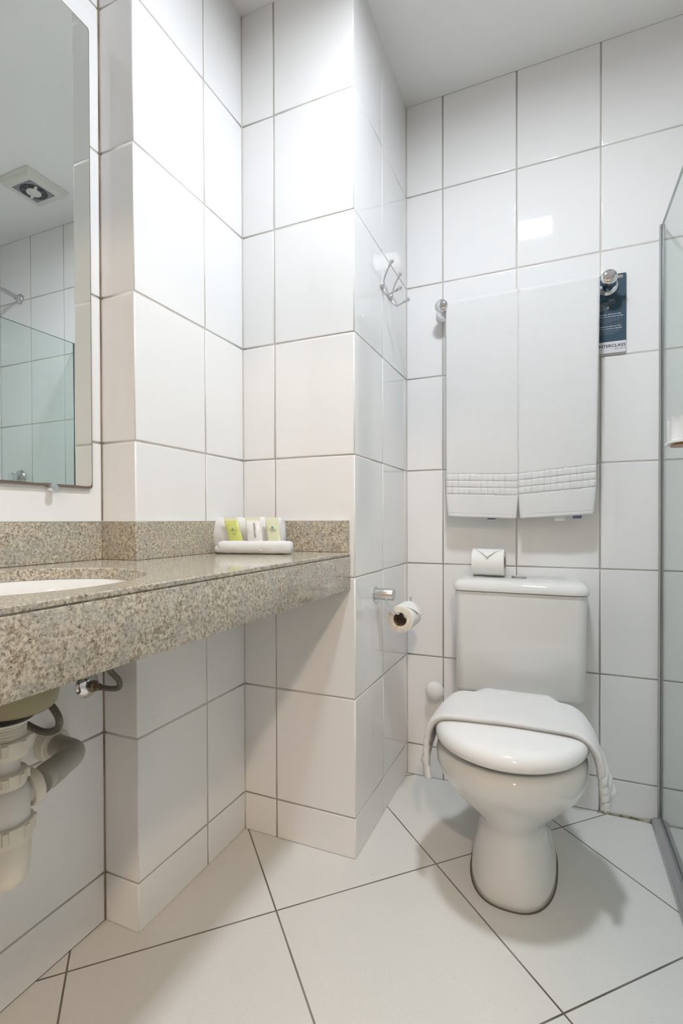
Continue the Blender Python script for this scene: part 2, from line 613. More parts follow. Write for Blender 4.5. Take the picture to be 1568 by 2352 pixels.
bx(bm, (DOOR[0] + 0.03, YF - 0.06, DOOR[3] - 0.03), (DOOR[1] - 0.03, YF + 0.012, DOOR[3]))
struct('trim_1', bm, simple('door_frame_wood', (0.30, 0.16, 0.07), 0.4))

# sealant beads in the inner vertical corners
def bead(n, x, y, sx, sy, mat, r=0.0021):
    bm = bmesh.new()
    tube(bm, [Vector((x + sx * 0.0006, y + sy * 0.0006, 0.0012 + (ZC - 0.0024) * k / 30)) for k in range(31)], r, n=8)
    struct('trim_%d' % n, bm, mat, smooth=True)
bead(3, X0, Y1, 1, -1, mat_grout('brown_corner_grout', (0.20, 0.15, 0.10), (0.36, 0.29, 0.21), 10))
bead(4, X1, Y2, 1, -1, M['grout'], 0.0017)
bead(5, X2, YB, 1, -1, M['grout'], 0.0021)

# lamps
def lamp(name, label, c, half, drop, mat):
    x, y = c
    t = thing(name, label, 'light', (x, y, ZC))
    bm = bmesh.new()
    o_, i_ = half + 0.014, half
    for a, b in (((x - o_, y - o_), (x + o_, y - i_)), ((x - o_, y + i_), (x + o_, y + o_)), ((x - o_, y - i_), (x - i_, y + i_)), ((x + i_, y - i_), (x + o_, y + i_))):
        bx(bm, (*a, ZC - drop), (*b, ZC))
    obj('frame', bm, M['fan_white'], t, smooth=False)
    bm = bmesh.new()
    bx(bm, (x - i_ + .0005, y - i_ + .0005, ZC - 0.006), (x + i_ - .0005, y + i_ - .0005, ZC))
    obj('diffuser', bm, mat, t, smooth=False)
lamp('ceiling_light', 'square white ceiling downlight above the middle of the bathroom', (-0.11, 0.828), 0.078, 0.014, M['cool_lamp'])
lamp('hall_light', 'square warm ceiling light in the hallway outside the door', (0.54, -1.30), 0.075, 0.012, M['warm_lamp'])

# stained caulk along the back wall foot, right of the toilet
bm = bmesh.new()
pth = [Vector((0.122 + 0.148 * k / 40, YB - 0.003 - 0.002 * noise.noise(Vector((k * 0.7, 0, 0))), 0.0015)) for k in range(41)]
tube(bm, pth, lambda s: 0.0042 + 0.0016 * noise.noise(Vector((s * 160, 3, 1))) + (0.004 * max(0, (s - 0.118) / 0.03)), n=8)
struct('trim_2', bm, M['caulk'])

# ------------------------------------------------------------------ granite vanity top
ZT = 0.857
XA = -0.5254
top = thing('granite_countertop', 'speckled beige and grey granite vanity top with deep front apron and low backsplash', 'countertop', (-0.75, 0.4, ZT))
bm = bmesh.new()
E_ = 0.0015
out = [(X0 + E_, YF + E_), (XA - 0.001, YF + E_), (XA - 0.001, Y2 - E_), (X1 + E_, Y2 - E_), (X1 + E_, Y1 - E_), (X0 + E_, Y1 - E_)]
HC, HA, HB = (-0.757, 0.500), 0.176, 0.200
hole = [(HC[0] + HA * math.cos(t), HC[1] + HB * math.sin(t)) for t in [2 * math.pi * k / 96 for k in range(96)]]
def loop(pts, z):
    vs = [bm.verts.new((*p, z)) for p in pts]
    return vs, [bm.edges.new((vs[k], vs[(k + 1) % len(vs)])) for k in range(len(vs))]
TOPZ = [(ZT, 0.0015), (ZT - 0.0015, 0)]
vo, eo = loop([(p[0] - (0.0015 if abs(p[0] - XA) < 0.01 else 0), p[1]) for p in out], ZT)
hi = [(HC[0] + (HA + 0.002) * math.cos(t), HC[1] + (HB + 0.002) * math.sin(t)) for t in [2 * math.pi * k / 96 for k in range(96)]]
vh, eh = loop(hi, ZT)
bmesh.ops.triangle_fill(bm, edges=eo + eh, use_beauty=True, use_dissolve=False)
def strip(A, B):
    n = len(A)
    for k in range(n):
        bm.faces.new((A[k], A[(k + 1) % n], B[(k + 1) % n], B[k]))
def newring(pts, z):
    return [bm.verts.new((*p, z)) for p in pts]
o1 = newring(out, ZT - 0.0018); strip(vo, o1)
o2 = newring(out, ZT - 0.0075); strip(o1, o2)
o3 = newring([(p[0] - (0.003 if abs(p[0] - XA) < 0.01 else 0), p[1]) for p in out], ZT - 0.0095); strip(o2, o3)
o4 = newring([(p[0] - (0.003 if abs(p[0] - XA) < 0.01 else 0), p[1]) for p in out], ZT - 0.021); strip(o3, o4)
h1 = newring(hole, ZT - 0.002); strip(vh, h1)
h2 = newring(hole, ZT - 0.021); strip(h1, h2)
eb = []
for R in (o4, h2):
    for k in range(len(R)):
        e = bm.edges.get((R[k], R[(k + 1) % len(R)]))
        eb.append(e)
bmesh.ops.triangle_fill(bm, edges=eb, use_beauty=True, use_dissolve=False)
obj('slab', bm, M['granite'], top, smooth=True, angle=35)
bm = bmesh.new()
bx(bm, (XA - 0.02, YF + E_, 0.7548), (XA, Y2 - E_, ZT - 0.0105), 0.0018, 2)
obj('apron', bm, M['granite'], top, smooth=True, angle=40)
BT, BZ = 0.007, 0.9445
def bsp(a, b):
    bm = bmesh.new()
    bx(bm, a, b, 0.001, 1)
    obj('backsplash', bm, M['granite'], top, smooth=True, angle=40)
    bm = bmesh.new()
    bx(bm, (a[0], a[1], BZ), (b[0], b[1], BZ + 0.0022), 0.0006, 1)
    obj('sealant', bm, M['caulk_white'], top, smooth=True, angle=40)
zb_ = ZT + 0.0003
bsp((X0 + E_, YF + E_, zb_), (X0 + BT + E_, Y1 - BT - E_, BZ))
bsp((X0 + E_, Y1 - BT - E_, zb_), (X1 + E_, Y1 - E_, BZ))
bsp((X1 + E_, Y1 - BT - E_, zb_), (X1 + BT + E_, Y2 - E_, BZ))
bsp((X1 + BT + E_, Y2 - BT - E_, zb_), (-0.5285, Y2 - E_, BZ))

# undermount basin
sink = thing('undermount_sink', 'white oval undermount basin below the granite top, only its rim in view', 'sink', (HC[0], HC[1], 0.66))
def ell(a, b, z, n=72):
    return [Vector((HC[0] + a * math.cos(2 * math.pi * k / n), HC[1] + b * math.sin(2 * math.pi * k / n), z)) for k in range(n)]
bm = bmesh.new()
inner = [(0.005, 0.005, 0.732), (0.03, 0.03, 0.732), (0.09, 0.10, 0.744), (0.135, 0.155, 0.766), (0.158, 0.182, 0.790), (0.170, 0.195, 0.815), (0.1735, 0.1985, ZT - 0.0215)]
lip = [(0.19, 0.214, ZT - 0.0215), (0.19, 0.214, ZT - 0.028), (0.178, 0.203, ZT - 0.031)]
loft(bm, [ell(*r) for r in inner + lip], cap0=True, cap1=False)
obj('bowl', bm, M['china'], sink)
bm = bmesh.new()
outer = [(0.176, 0.200, ZT - 0.032), (0.172, 0.197, 0.795), (0.152, 0.170, 0.765), (0.110, 0.120, 0.740), (0.075, 0.080, 0.728), (0.066, 0.068, 0.716), (0.062, 0.062, 0.690), (0.058, 0.058, 0.668), (0.052, 0.052, 0.661), (0.02, 0.02, 0.660)]
loft(bm, [ell(*r) for r in outer], cap0=False, cap1=True)
obj('underside', bm, M['olive'], sink)
sink.children[1]['label'] = 'dull olive unglazed underside of the basin'

# ------------------------------------------------------------------ bottle trap
TX, TY = -0.757, 0.485
trap = thing('bottle_trap', 'cream plastic bottle trap hanging under the basin', 'drain trap', (TX, TY, 0.41))
def lth(name, prof, m, parent=trap, c=(TX, TY), n=48, angle=40):
    bm = bmesh.new()
    lathe(bm, [(r, z) for r, z in prof], (c[0], c[1], 0), n=n)
    return obj(name, bm, m, parent, smooth=True, angle=angle)
lth('gasket', [(0.034, 0.6598), (0.036, 0.657), (0.036, 0.654), (0.030, 0.652)], M['rubber'])
lth('washer', [(0.030, 0.6515), (0.038, 0.651), (0.037, 0.648), (0.028, 0.645)], M['pvc_white'])
pr = [(0.027, 0.6449)]
z = 0.644
while z > 0.612:
    pr += [(0.0285, z - 0.001), (0.0285, z - 0.0022), (0.0265, z - 0.003), (0.0265, z - 0.004)]
    z -= 0.0042
lth('threaded_spigot', pr, M['pvc'], angle=60)
def nut(z0, z1, r, name='nut', c=(TX, TY), ribs=8):
    bm = bmesh.new()
    lathe(bm, [(r - 0.003, z1), (r, z1 - 0.002), (r, z0 + 0.006), (r - 0.0015, z0 + 0.004), (r - 0.002, z0), (r - 0.006, z0 - 0.0005)], (c[0], c[1], 0))
    for k in range(ribs):
        a = 2 * math.pi * k / ribs + 0.2
        d = Vector((math.cos(a), math.sin(a), 0)); e = Vector((-math.sin(a), math.cos(a), 0))
        cc = Vector((c[0], c[1], 0)) + d * (r - 0.0006)
        pts = [cc - e * 0.005, cc - e * 0.0035 + d * 0.0035, cc + e * 0.0035 + d * 0.0035, cc + e * 0.005]
        loft(bm, [[Vector((p.x, p.y, z1 - 0.003)) for p in pts], [Vector((p.x, p.y, z0 + 0.009)) for p in pts]])
    return obj(name, bm, M['pvc'], trap, smooth=True, angle=40)
nut(0.596, 0.624, 0.0330)
lth('tube', [(0.0195, 0.612), (0.0195, 0.565)], M['pvc_white'])
nut(0.549, 0.574, 0.0290)
lth('body', [(0.024, 0.553), (0.030, 0.548), (0.0325, 0.540), (0.0325, 0.49), (0.030, 0.487)], M['pvc_white'])
nut(0.470, 0.500, 0.0370)
lth('cup', [(0.0335, 0.474), (0.0325, 0.44), (0.0300, 0.416), (0.027, 0.407), (0.020, 0.402), (0.0, 0.400)], M['pvc'])
# side outlet towards the corrugated pipe
OD = Vector((0.10, 0.99, 0.08)).normalized()
bm = bmesh.new()
lathe(bm, [(0.0205, 0.014), (0.0205, 0.036), (0.019, 0.038)], (TX, TY, 0.528), OD, 32)
obj('side_outlet', bm, M['pvc_white'], trap, angle=40)
bm = bmesh.new()
lathe(bm, [(0.021, 0.030), (0.0265, 0.031), (0.0280, 0.034), (0.0280, 0.044), (0.024, 0.048), (0.0195, 0.050)], (TX, TY, 0.528), OD, 32)
obj('outlet_nut', bm, M['pvc'], trap, angle=40)

# corrugated pipe
st = Vector((TX, TY, 0.528)) + OD * 0.0505
hose = thing('corrugated_drain_pipe', 'grey corrugated plastic pipe running from the bottle trap to the wall', 'pipe', (X0, 0.72, 0.478))
path = spline([st, (-0.762, 0.556, 0.531), (-0.786, 0.590, 0.522), (-0.822, 0.634, 0.508), (-0.858, 0.676, 0.493), (-0.895, 0.708, 0.482), (-0.93, 0.719, 0.478), (X0 + 0.006, 0.72, 0.478)], 90)
bm = bmesh.new()
tube(bm, path, lambda s: 0.0205 if s < 0.016 else 0.0200 + 0.0018 * math.sin(s * 2 * math.pi / 0.0058), n=28)
obj('hose', bm, M['corr'], hose, angle=80)
bm = bmesh.new()
lathe(bm, [(0.021, 0.024), (0.030, 0.024), (0.033, 0.021), (0.034, 0.002), (0.034, 0.001)], (X0, 0.72, 0.478), (1, 0, 0), 40)
obj('wall_sleeve', bm, M['pvc'], hose, angle=40)

# braided hose from the basin, and angle valve on the wall
bm = bmesh.new()
tube(bm, spline([(-0.942, 0.645, 0.80), (-0.937, 0.635, 0.72), (-0.900, 0.612, 0.668), (-0.853, 0.600, 0.640), (-0.822, 0.602, 0.628), (-0.797, 0.603, 0.604), (-0.800, 0.603, 0.584), (-0.832, 0.600, 0.574), (-0.875, 0.590, 0.590), (-0.918, 0.580, 0.625), (-0.945, 0.57, 0.71), (-0.952, 0.56, 0.80)], 10), 0.0062, n=12)
tag(obj('braided_hose', bm, M['braid'], None, loc=(-0.85, 0.6, 0.6)), 'braided steel water hose looping down beside the basin', 'hose')
val = thing('angle_valve', 'chrome wall flange with dark nut and short braided loop by the pier', 'valve', (X0, 0.814, 0.573))
bm = bmesh.new()
lathe(bm, [(0.029, 0.0005), (0.0295, 0.002), (0.027, 0.006), (0.018, 0.0125), (0.012, 0.014)], (X0, 0.814, 0.573), (1, 0, 0), 48)
obj('flange', bm, M['chrome'], val, angle=50)
bm = bmesh.new()
lathe(bm, [(0.013, 0.012), (0.013, 0.026), (0.0085, 0.028), (0.0085, 0.040), (0.006, 0.042)], (X0, 0.814, 0.573), (1, 0, 0), 6)
obj('nut', bm, M['brass'], val, smooth=False)
bm = bmesh.new()
tube(bm, spline([(X0 + 0.036, 0.814, 0.573), (X0 + 0.062, 0.823, 0.570), (X0 + 0.086, 0.824, 0.575), (X0 + 0.090, 0.822, 0.592), (X0 + 0.075, 0.812, 0.615), (X0 + 0.06, 0.79, 0.66), (X0 + 0.05, 0.76, 0.76), (X0 + 0.05, 0.74, 0.80)], 8), 0.0062, n=12)
obj('hose', bm, M['braid'], val)

# ------------------------------------------------------------------ wall mirror
XM = -0.9735
mir = thing('wall_mirror', 'tall frameless wall mirror above the vanity, lower edge browned by wear', 'mirror', (XM, 0.3, 1.018))
my0, my1, mz0, mz1 = -0.25, 0.8275, 1.020, 2.062
def rr(y0, y1, z0, z1, r, n=6):
    pts = []
    for cy, cz, a0 in ((y1 - r, z0 + r, -90), (y1 - r, z1 - r, 0), (y0 + r, z1 - r, 90), (y0 + r, z0 + r, 180)):
        for k in range(n + 1):
            a = math.radians(a0 + 90 * k / n)
            pts.append((cy + r * math.cos(a), cz + r * math.sin(a)))
    return pts
bm = bmesh.new()
q = rr(my0, my1, mz0, mz1, 0.006)
loft(bm, [[Vector((X0 + 0.0012, y, z)) for y, z in q], [Vector((XM - 0.0004, y, z)) for y, z in q]])
obj('backing', bm, M['mirror_back'], mir, smooth=False)
bm = bmesh.new()
pts = []
N = 110
for k in range(N + 1):
    y = my0 + 0.004 + (my1 - my0 - 0.016) * k / N
    z = mz0 + 0.0052 + 0.0012 * noise.noise(Vector((y * 34, 0, 0))) + 0.0008 * noise.noise(Vector((y * 120, 5, 0)))
    pts.append((y, z))
pts += [(my1 - 0.006, mz0 + 0.0065), (my1 - 0.003, mz0 + 0.011), (my1 - 0.0022, mz0 + 0.02)] + rr(my0 + .002, my1 - .002, mz0, mz1 - .002, 0.006)[7:21]
loft(bm, [[Vector((XM - 0.0004, y, z)) for y, z in pts], [Vector((XM, y, z)) for y, z in pts]])
obj('glass', bm, M['mirror'], mir, smooth=False)
def clip(y, z):
    bm = bmesh.new()
    lathe(bm, [(0.0085, 0.0012), (0.0085, 0.0165), (0.0078, 0.018), (0.0, 0.0182)], (X0, y, z), (1, 0, 0), 32)
    obj('clip', bm, M['chrome'], mir, angle=40)
clip(0.7265, 1.0165)
clip(0.0, 1.0165)

# ------------------------------------------------------------------ toilet
CXT = -0.108
toilet = thing('toilet', 'white close-coupled toilet with oval closed lid against the back wall', 'toilet', (CXT, 1.40, 0))
def egg(z, yf, yb, hw, yw, n=96, nb=2.4, nf=2.0, cx=CXT):
    pts = []
    for k in range(n):
        t = 2 * math.pi * k / n
        c, s = math.cos(t), math.sin(t)
        e = nb if s > 0 else nf
        x = math.copysign(abs(c) ** (2 / e), c) * hw
        y = math.copysign(abs(s) ** (2 / e), s) * ((yb - yw) if s > 0 else (yw - yf))
        pts.append(Vector((cx + x, yw + y, z)))
    return pts
prof = [  # z, yf, yb, hw, yw
    (0.000, 1.262, 1.655, 0.110, 1.47), (0.020, 1.262, 1.655, 0.108, 1.47), (0.050, 1.268, 1.65, 0.103, 1.46),
    (0.090, 1.276, 1.645, 0.095, 1.45), (0.130, 1.282, 1.64, 0.087, 1.44), (0.158, 1.282, 1.64, 0.0845, 1.43), (0.180, 1.272, 1.64, 0.088, 1.42),
    (0.200, 1.257, 1.64, 0.100, 1.41), (0.225, 1.232, 1.64, 0.121, 1.39), (0.255, 1.203, 1.64, 0.144, 1.37),
    (0.288, 1.172, 1.64, 0.162, 1.34), (0.320, 1.146, 1.64, 0.173, 1.32), (0.346, 1.130, 1.64, 0.178, 1.31),
    (0.366, 1.124, 1.64, 0.178, 1.31), (0.379, 1.128, 1.64, 0.175, 1.31), (0.386, 1.138, 1.63, 0.167, 1.31),
    (0.388, 1.17, 1.60, 0.135, 1.31)]
bm = bmesh.new()
loft(bm, [egg(*p, nf=2.0 + 0.55 * max(0, 1 - p[0] / 0.16)) for p in prof])
obj('bowl', bm, M['china'], toilet, smooth=True)
bm = bmesh.new()   # dark sealant line round the foot
e0 = egg(0.0004, 1.2595, 1.657, 0.1125, 1.47, nf=2.55); e1 = egg(0.003, 1.2615, 1.655, 0.1105, 1.47, nf=2.55)
loft(bm, [e0, e1], False, True)
obj('foot_sealant', bm, simple('dirty_sealant', (0.13, 0.11, 0.08), 0.7), toilet)
bm = bmesh.new()   # rear shelf under the tank
bx(bm, (CXT - 0.115, 1.56, 0.33), (CXT + 0.115, 1.79, 0.3885), 0.02, 4)
obj('tank_shelf', bm, M['china'], toilet, angle=60)
bm = bmesh.new()
loft(bm, [egg(0.389, 1.152, 1.545, 0.158, 1.31), egg(0.392, 1.146, 1.55, 0.162, 1.31), egg(0.401, 1.146, 1.55, 0.162, 1.31), egg(0.4045, 1.152, 1.54, 0.158, 1.31)])
obj('seat', bm, M['plastic'], toilet, angle=60)
bm = bmesh.new()
LID = []
BK = spline([(0.179, 1.305, 0), (0.176, 1.37, 0), (0.164, 1.43, 0), (0.142, 1.49, 0), (0.117, 1.535, 0), (0.098, 1.568, 0), (0.088, 1.5755, 0), (0.06, 1.5765, 0), (0.0, 1.577, 0)], 5)
def lid_ring(z, ins):
    pts = [Vector((CXT + 0.179 * math.cos(-math.pi * k / 40), 1.305 + 0.190 * math.sin(-math.pi * k / 40), z)) for k in range(1, 40)][::-1]
    rt = [Vector((CXT + p.x, p.y, z)) for p in BK]
    lf = [Vector((CXT - p.x, p.y, z)) for p in BK[:-1]][::-1]
    pts = pts + rt + lf
    n = len(pts)
    out_ = []
    cen = Vector((CXT, 1.34, z))
    for p in pts:
        d = p - cen
        L_ = d.length
        out_.append(cen + d * ((L_ - ins) / L_))
    return out_
for ins, z in ((0.012, 0.4060), (0.003, 0.4068), (0.0, 0.411), (0.0, 0.420), (0.0025, 0.428), (0.008, 0.435), (0.017, 0.4400), (0.035, 0.4432), (0.07, 0.4452), (0.12, 0.446), (0.16, 0.4462)):
    LID.append(lid_ring(z, ins))
loft(bm, LID)
obj('lid', bm, M['plastic'], toilet)
# tank
def rrect(x0, x1, y0, y1, z, r, n=8):
    pts = []
    for cx, cy, a0 in ((x1 - r, y1 - r, 0), (x0 + r, y1 - r, 90), (x0 + r, y0 + r, 180), (x1 - r, y0 + r, 270)):
        for k in range(n + 1):
            a = math.radians(a0 + 90 * k / n)
            pts.append(Vector((cx + r * math.cos(a), cy + r * math.sin(a), z)))
    return pts
bm = bmesh.new()
TYB = YB - 0.004
loft(bm, [rrect(-0.293, 0.069, 1.655, TYB, 0.391, 0.02), rrect(-0.300, 0.0760, 1.648, TYB, 0.3935, 0.026), rrect(-0.3035, 0.0795, 1.644, TYB, 0.402, 0.03),
          rrect(-0.305, 0.0815, 1.642, TYB, 0.55, 0.03), rrect(-0.3085, 0.0855, 1.640, TYB, 0.7165, 0.03), rrect(-0.297, 0.074, 1.652, TYB, 0.718, 0.02)])
obj('tank', bm, M['china'], toilet, angle=60)
bm = bmesh.new()
TL = []
for ins, z in ((0.008, 0.7185), (0.0, 0.7195), (-0.001, 0.7260), (0.0, 0.7330), (0.0025, 0.7395), (0.0065, 0.7455), (0.013, 0.7505), (0.022, 0.7535), (0.036, 0.7555), (0.06, 0.7565)):
    TL.append(rrect(-0.3125 + ins, 0.0900 - ins, 1.634 + ins, TYB, z, max(0.012, 0.036 - ins * 0.4)))
loft(bm, TL)
obj('tank_lid', bm, M['china'], toilet, angle=70)
bm = bmesh.new()
lathe(bm, [(0.013, 0.7563), (0.0235, 0.7566), (0.0245, 0.7580), (0.0225, 0.7603), (0.0160, 0.7606), (0.0160, 0.7590), (0.0, 0.7590)], (-0.1135, 1.745, 0), n=40)
fb = obj('flush_button', bm, M['chrome_soft'], toilet, angle=50)
bm = bmesh.new()
lathe(bm, [(0.0153, 0.7591), (0.0153, 0.7612), (0.0135, 0.7618), (0.0, 0.7619)], (-0.1135, 1.745, 0), n=40)
obj('push_cap', bm, M['cream'], fb, angle=50)
for sx in (-0.07, 0.07):
    bm = bmesh.new()
    lathe(bm, [(0.011, -0.020), (0.012, -0.018), (0.012, 0.018), (0.011, 0.020)], (CXT + sx, 1.565, 0.408), (1, 0, 0), 20)
    obj('hinge', bm, M['plastic'], toilet, angle=50)

# ------------------------------------------------------------------ cloth helpers
def solid_sheet(name, grid, mat, parent=None, th=0.006, loc=None, matfn=None, mats=None):
    """grid[i][j] -> Vector : centre surface; thickness by vertex normals"""
    ni, nj = len(grid), len(grid[0])
    bm = bmesh.new()
    V = [[bm.verts.new(p) for p in row] for row in grid]
    for i in range(ni - 1):
        for j in range(nj - 1):
            f = bm.faces.new((V[i][j], V[i + 1][j], V[i + 1][j + 1], V[i][j + 1]))
            if matfn:
                f.material_index = matfn(i, j)
    bm.normal_update()
    nr = {v: v.normal.copy() for v in bm.verts}
    B = [[bm.verts.new(v.co - nr[v] * th / 2) for v in row] for row in V]
    for row in V:
        for v in row:
            v.co = v.co + nr[v] * th / 2
    for i in range(ni - 1):
        for j in range(nj - 1):
            bm.faces.new((B[i][j], B[i][j + 1], B[i + 1][j + 1], B[i + 1][j]))
    def side(a, b, c, d):
        m1 = bm.verts.new((a.co + c.co) / 2)
    for i in range(ni - 1):
        for j in (0, nj - 1):
            bm.faces.new((V[i][j], V[i + 1][j], B[i + 1][j], B[i][j]))
    for j in range(nj - 1):
        for i in (0, ni - 1):
            bm.faces.new((V[i][j], V[i][j + 1], B[i][j + 1], B[i][j]))
    return obj(name, bm, mats or mat, parent, smooth=True, loc=loc)

# ------------------------------------------------------------------ towel rail and towels
YBAR, ZBAR = 1.752, 1.688
rail = thing('towel_rail', 'chrome towel rail with round end knobs on the wall over the toilet', 'towel rail', (-0.11, YB, ZBAR))
bm = bmesh.new()
tube(bm, [Vector((-0.372 + 0.60 * k / 12, YBAR, ZBAR)) for k in range(12)] + [Vector((0.180, YBAR, ZBAR))] if False else [Vector((-0.372, YBAR, ZBAR)), Vector((-0.2, YBAR, ZBAR)), Vector((0.0, YBAR, ZBAR)), Vector((0.184, YBAR, ZBAR))], 0.0048, n=16)
obj('bar', bm, M['chrome'], rail, angle=60)
def mount(x):
    bm = bmesh.new()
    lathe(bm, [(0.0315, 0.0005), (0.0320, 0.003), (0.0315, 0.011), (0.0285, 0.0135), (0.0275, 0.0137), (0.0245, 0.018), (0.0185, 0.028), (0.0160, 0.040), (0.0150, 0.052), (0.0175, 0.060)], (x, YB, 1.687), (0, -1, 0.0), 48)
    o = obj('mount', bm, M['chrome'], rail, angle=50)
    bm = bmesh.new()
    lathe(bm, [(0.010, 0.050), (0.0165, 0.056), (0.0225, 0.0625), (0.0235, 0.070), (0.0225, 0.075), (0.0195, 0.0785), (0.012, 0.0805), (0.0, 0.081)], (x, YB, ZBAR), (0, -1, 0), 48)
    obj('knob', bm, M['chrome'], o)
mount(-0.368)
mount(0.146)

def hang_towel(name, label, x0, x1, zb0, zb1, band0, band1, nband, seed, tags):
    t = thing(name, label, 'towel', ((x0 + x1) / 2, YBAR, ZBAR), group=None)
    nx = 150
    ztop = ZBAR + 0.0125
    # profile: front bottom -> top -> over the bar -> back bottom
    r = 0.0098
    path = []
    nF = 380
    grid = []
    for i in range(nx + 1):
        u = i / nx
        zb = zb0 + (zb1 - zb0) * u
        b0 = band0 + (band1 - band0) * u
        hem = 0.0
        row = []
        for j in range(nF + 1):
            s = j / nF
            z = zb + (ZBAR + 0.002 - zb) * s
            x = x0 + (x1 - x0) * u
            hgt = z - zb
            # lower corners pull in a little
            k = max(0, 1 - hgt / 0.075)
            x += (0.5 - u) * 2 * 0.0065 * k ** 1.3 + (-0.011 * u ** 2 if x1 > 0 else 0.001 - 0.003 * u) * max(0, 1 - hgt / 0.75)
            x += 0.0012 * noise.noise(Vector((seed, z * 14, u * 2)))
            y = YBAR - r - 0.0005
            y -= 0.004 * k * (0.5 + 0.5 * noise.noise(Vector((u * 3 + seed, 4, 0)))) 
            y -= 0.0016 * noise.noise(Vector((u * 2.2 + seed, z * 4, 1))) + 0.0005 * noise.noise(Vector((u * 9, z * 22, seed)))
            # folded layers swell away from the bar lower down
            y -= 0.006 * math.sin(min(1, s * 1.02) * math.pi) ** 0.6
            zb_rel = (z - b0) / 0.068      # 0..1 inside the woven band
            if 0 <= zb_rel <= 1:
                fr = (zb_rel * 3) % 1
                fu = (u * nband) % 1
                pv = min(fr, 1 - fr) * 2
                pu = min(fu, 1 - fu) * 2
                puff = min(1, pv * 3.0) * min(1, pu * 3.6)
                y -= 0.0036 * puff - 0.0022
            elif -0.035 < zb_rel < 0 or 1 < zb_rel < 1.035:
                y += 0.0014
            if hgt < 0.0015 or 0.0085 < hgt < 0.0105:
                y += 0.0010
            e = min(u, 1 - u) * (x1 - x0)
            y += 0.004 * max(0, 1 - e / 0.006) ** 2
            row.append(Vector((x, y, z)))
        for j in range(1, 13):
            a = math.pi * j / 12
            row.append(Vector((x0 + (x1 - x0) * u, YBAR - r * math.cos(a), ZBAR + 0.002 + r * math.sin(a))))
        for j in range(1, 30):
            z = ZBAR - 0.56 * j / 29
            row.append(Vector((x0 + (x1 - x0) * u, YBAR + r + 0.0005 + 0.006 * math.sin(j / 29 * 3.14), z)))
        grid.append(row)
    o = solid_sheet('cloth', grid, M['terry'], t, th=0.0075)
    for (u, w_, h_, m_) in tags:
        x = x0 + (x1 - x0) * u
        zb = zb0 + (zb1 - zb0) * u
        yy = YBAR - r + 0.001
        g = [[Vector((x + w_ * (a - 0.5), yy + 0.001 * math.sin(a * 3), zb + 0.004 - (h_ + 0.004) * c / 4)) for c in range(5)] for a in (0, 0.33, 0.66, 1)]
        q = solid_sheet('care_tag', g, m_, t, th=0.0006)
        q['label'] = 'small sewn tag under the towel hem'
    return t
hang_towel('hanging_towel', 'white terry towel, left of the pair on the rail, straight hem', -0.350, -0.1165, 0.9600, 0.9515, 1.037, 1.027, 12, 2.0, [(0.64, 0.026, 0.007, M['tag_blue'])])
hang_towel('hanging_towel', 'white terry towel, right of the pair on the rail, nearest the dark card', -0.1135, 0.1195, 0.9520, 0.9640, 1.030, 1.048, 12, 9.0, [(0.53, 0.032, 0.016, M['hem']), (0.74, 0.025, 0.011, M['tag_blue'])])

# ------------------------------------------------------------------ card hanging behind the towels
card = thing('hanging_card', 'dark teal hotel notice card with white foot hung on the rail mount', 'sign', (0.147, YB - 0.004, 1.722))
cx0, cx1, cz0, cz1, yc = 0.0945, 0.1990, 1.4745, 1.7215, YB - 0.0052
def card_part(name, z0, z1, rb, rt, m, y):
    pts = []
    for cxx, czz, a0, r in ((cx1 - rt, z1 - rt, 0, rt), (cx0 + rt, z1 - rt, 90, rt), (cx0 + rb, z0 + rb, 180, rb), (cx1 - rb, z0 + rb, 270, rb)):
        for k in range(7):
            a = math.radians(a0 + 15 * k)
            pts.append((cxx + r * math.cos(a), czz + r * math.sin(a)))
    bm = bmesh.new()
    loft(bm, [[Vector((x, y, z)) for x, z in pts], [Vector((x, y - 0.0012, z)) for x, z in pts]])
    return obj(name, bm, m, card, smooth=False)
card_part('printed_panel', 1.5105, cz1, 0.0002, 0.004, M['navy'], yc)
card_part('logo_panel', cz0, 1.5103, 0.004, 0.0002, M['white_card'], yc)
UX, UZ = (1, 0, 0), (0, 0, 1)
yt = yc - 0.0013
def ctext(s, size, x, z, m, name, align='RIGHT', squash=1.0, bold=0.012):
    bm = text_bm(s, size, (x, yt, z), UX, UZ, 0.0, align, squash=squash, bold=bold)
    return obj(name, bm, m, card, smooth=False)
ctext('INTERCLASS', 0.0128, 0.1972, 1.4930, M['black_ink'], 'logo_text', squash=1.10, bold=0.02)
ctext('H O T É I S', 0.0062, 0.1968, 1.4845, M['black_ink'], 'logo_text')
ctext('ue as toalhas, deixe-as no chão', 0.0053, 0.1850, 1.5955, M['white_ink'], 'text_line')
ctext('pendure-as para não serem trocadas.', 0.0053, 0.1920, 1.5885, M['white_ink'], 'text_line')
for zz, xr, wd in ((1.5815, 0.189, 0.075), (1.5765, 0.179, 0.066), (1.5715, 0.157, 0.045), (1.5450, 0.184, 0.07), (1.5405, 0.178, 0.065), (1.5355, 0.166, 0.05)):
    bm = bmesh.new()
    x = xr
    while x > xr - wd:
        wl = random.uniform(0.003, 0.008)
        bx(bm, (x - wl, yt - 0.0001, zz), (x, yt + 0.00005, zz + 0.0012))
        x -= wl + 0.0012
    obj('fine_print', bm, M['faint_ink'], card, smooth=False)
bm = bmesh.new(); bx(bm, (0.105, yt - 0.0001, 1.5655), (0.1885, yt + 0.00005, 1.5660))
obj('divider_line', bm, M['faint_ink'], card, smooth=False)
ctext('cambien las toallas, por favor', 0.0053, 0.1860, 1.5575, M['white_ink'], 'text_line')
ctext('si no, de lo contrario, cuélguelas.', 0.0053, 0.1880, 1.5505, M['white_ink'], 'text_line')
bm = bmesh.new()
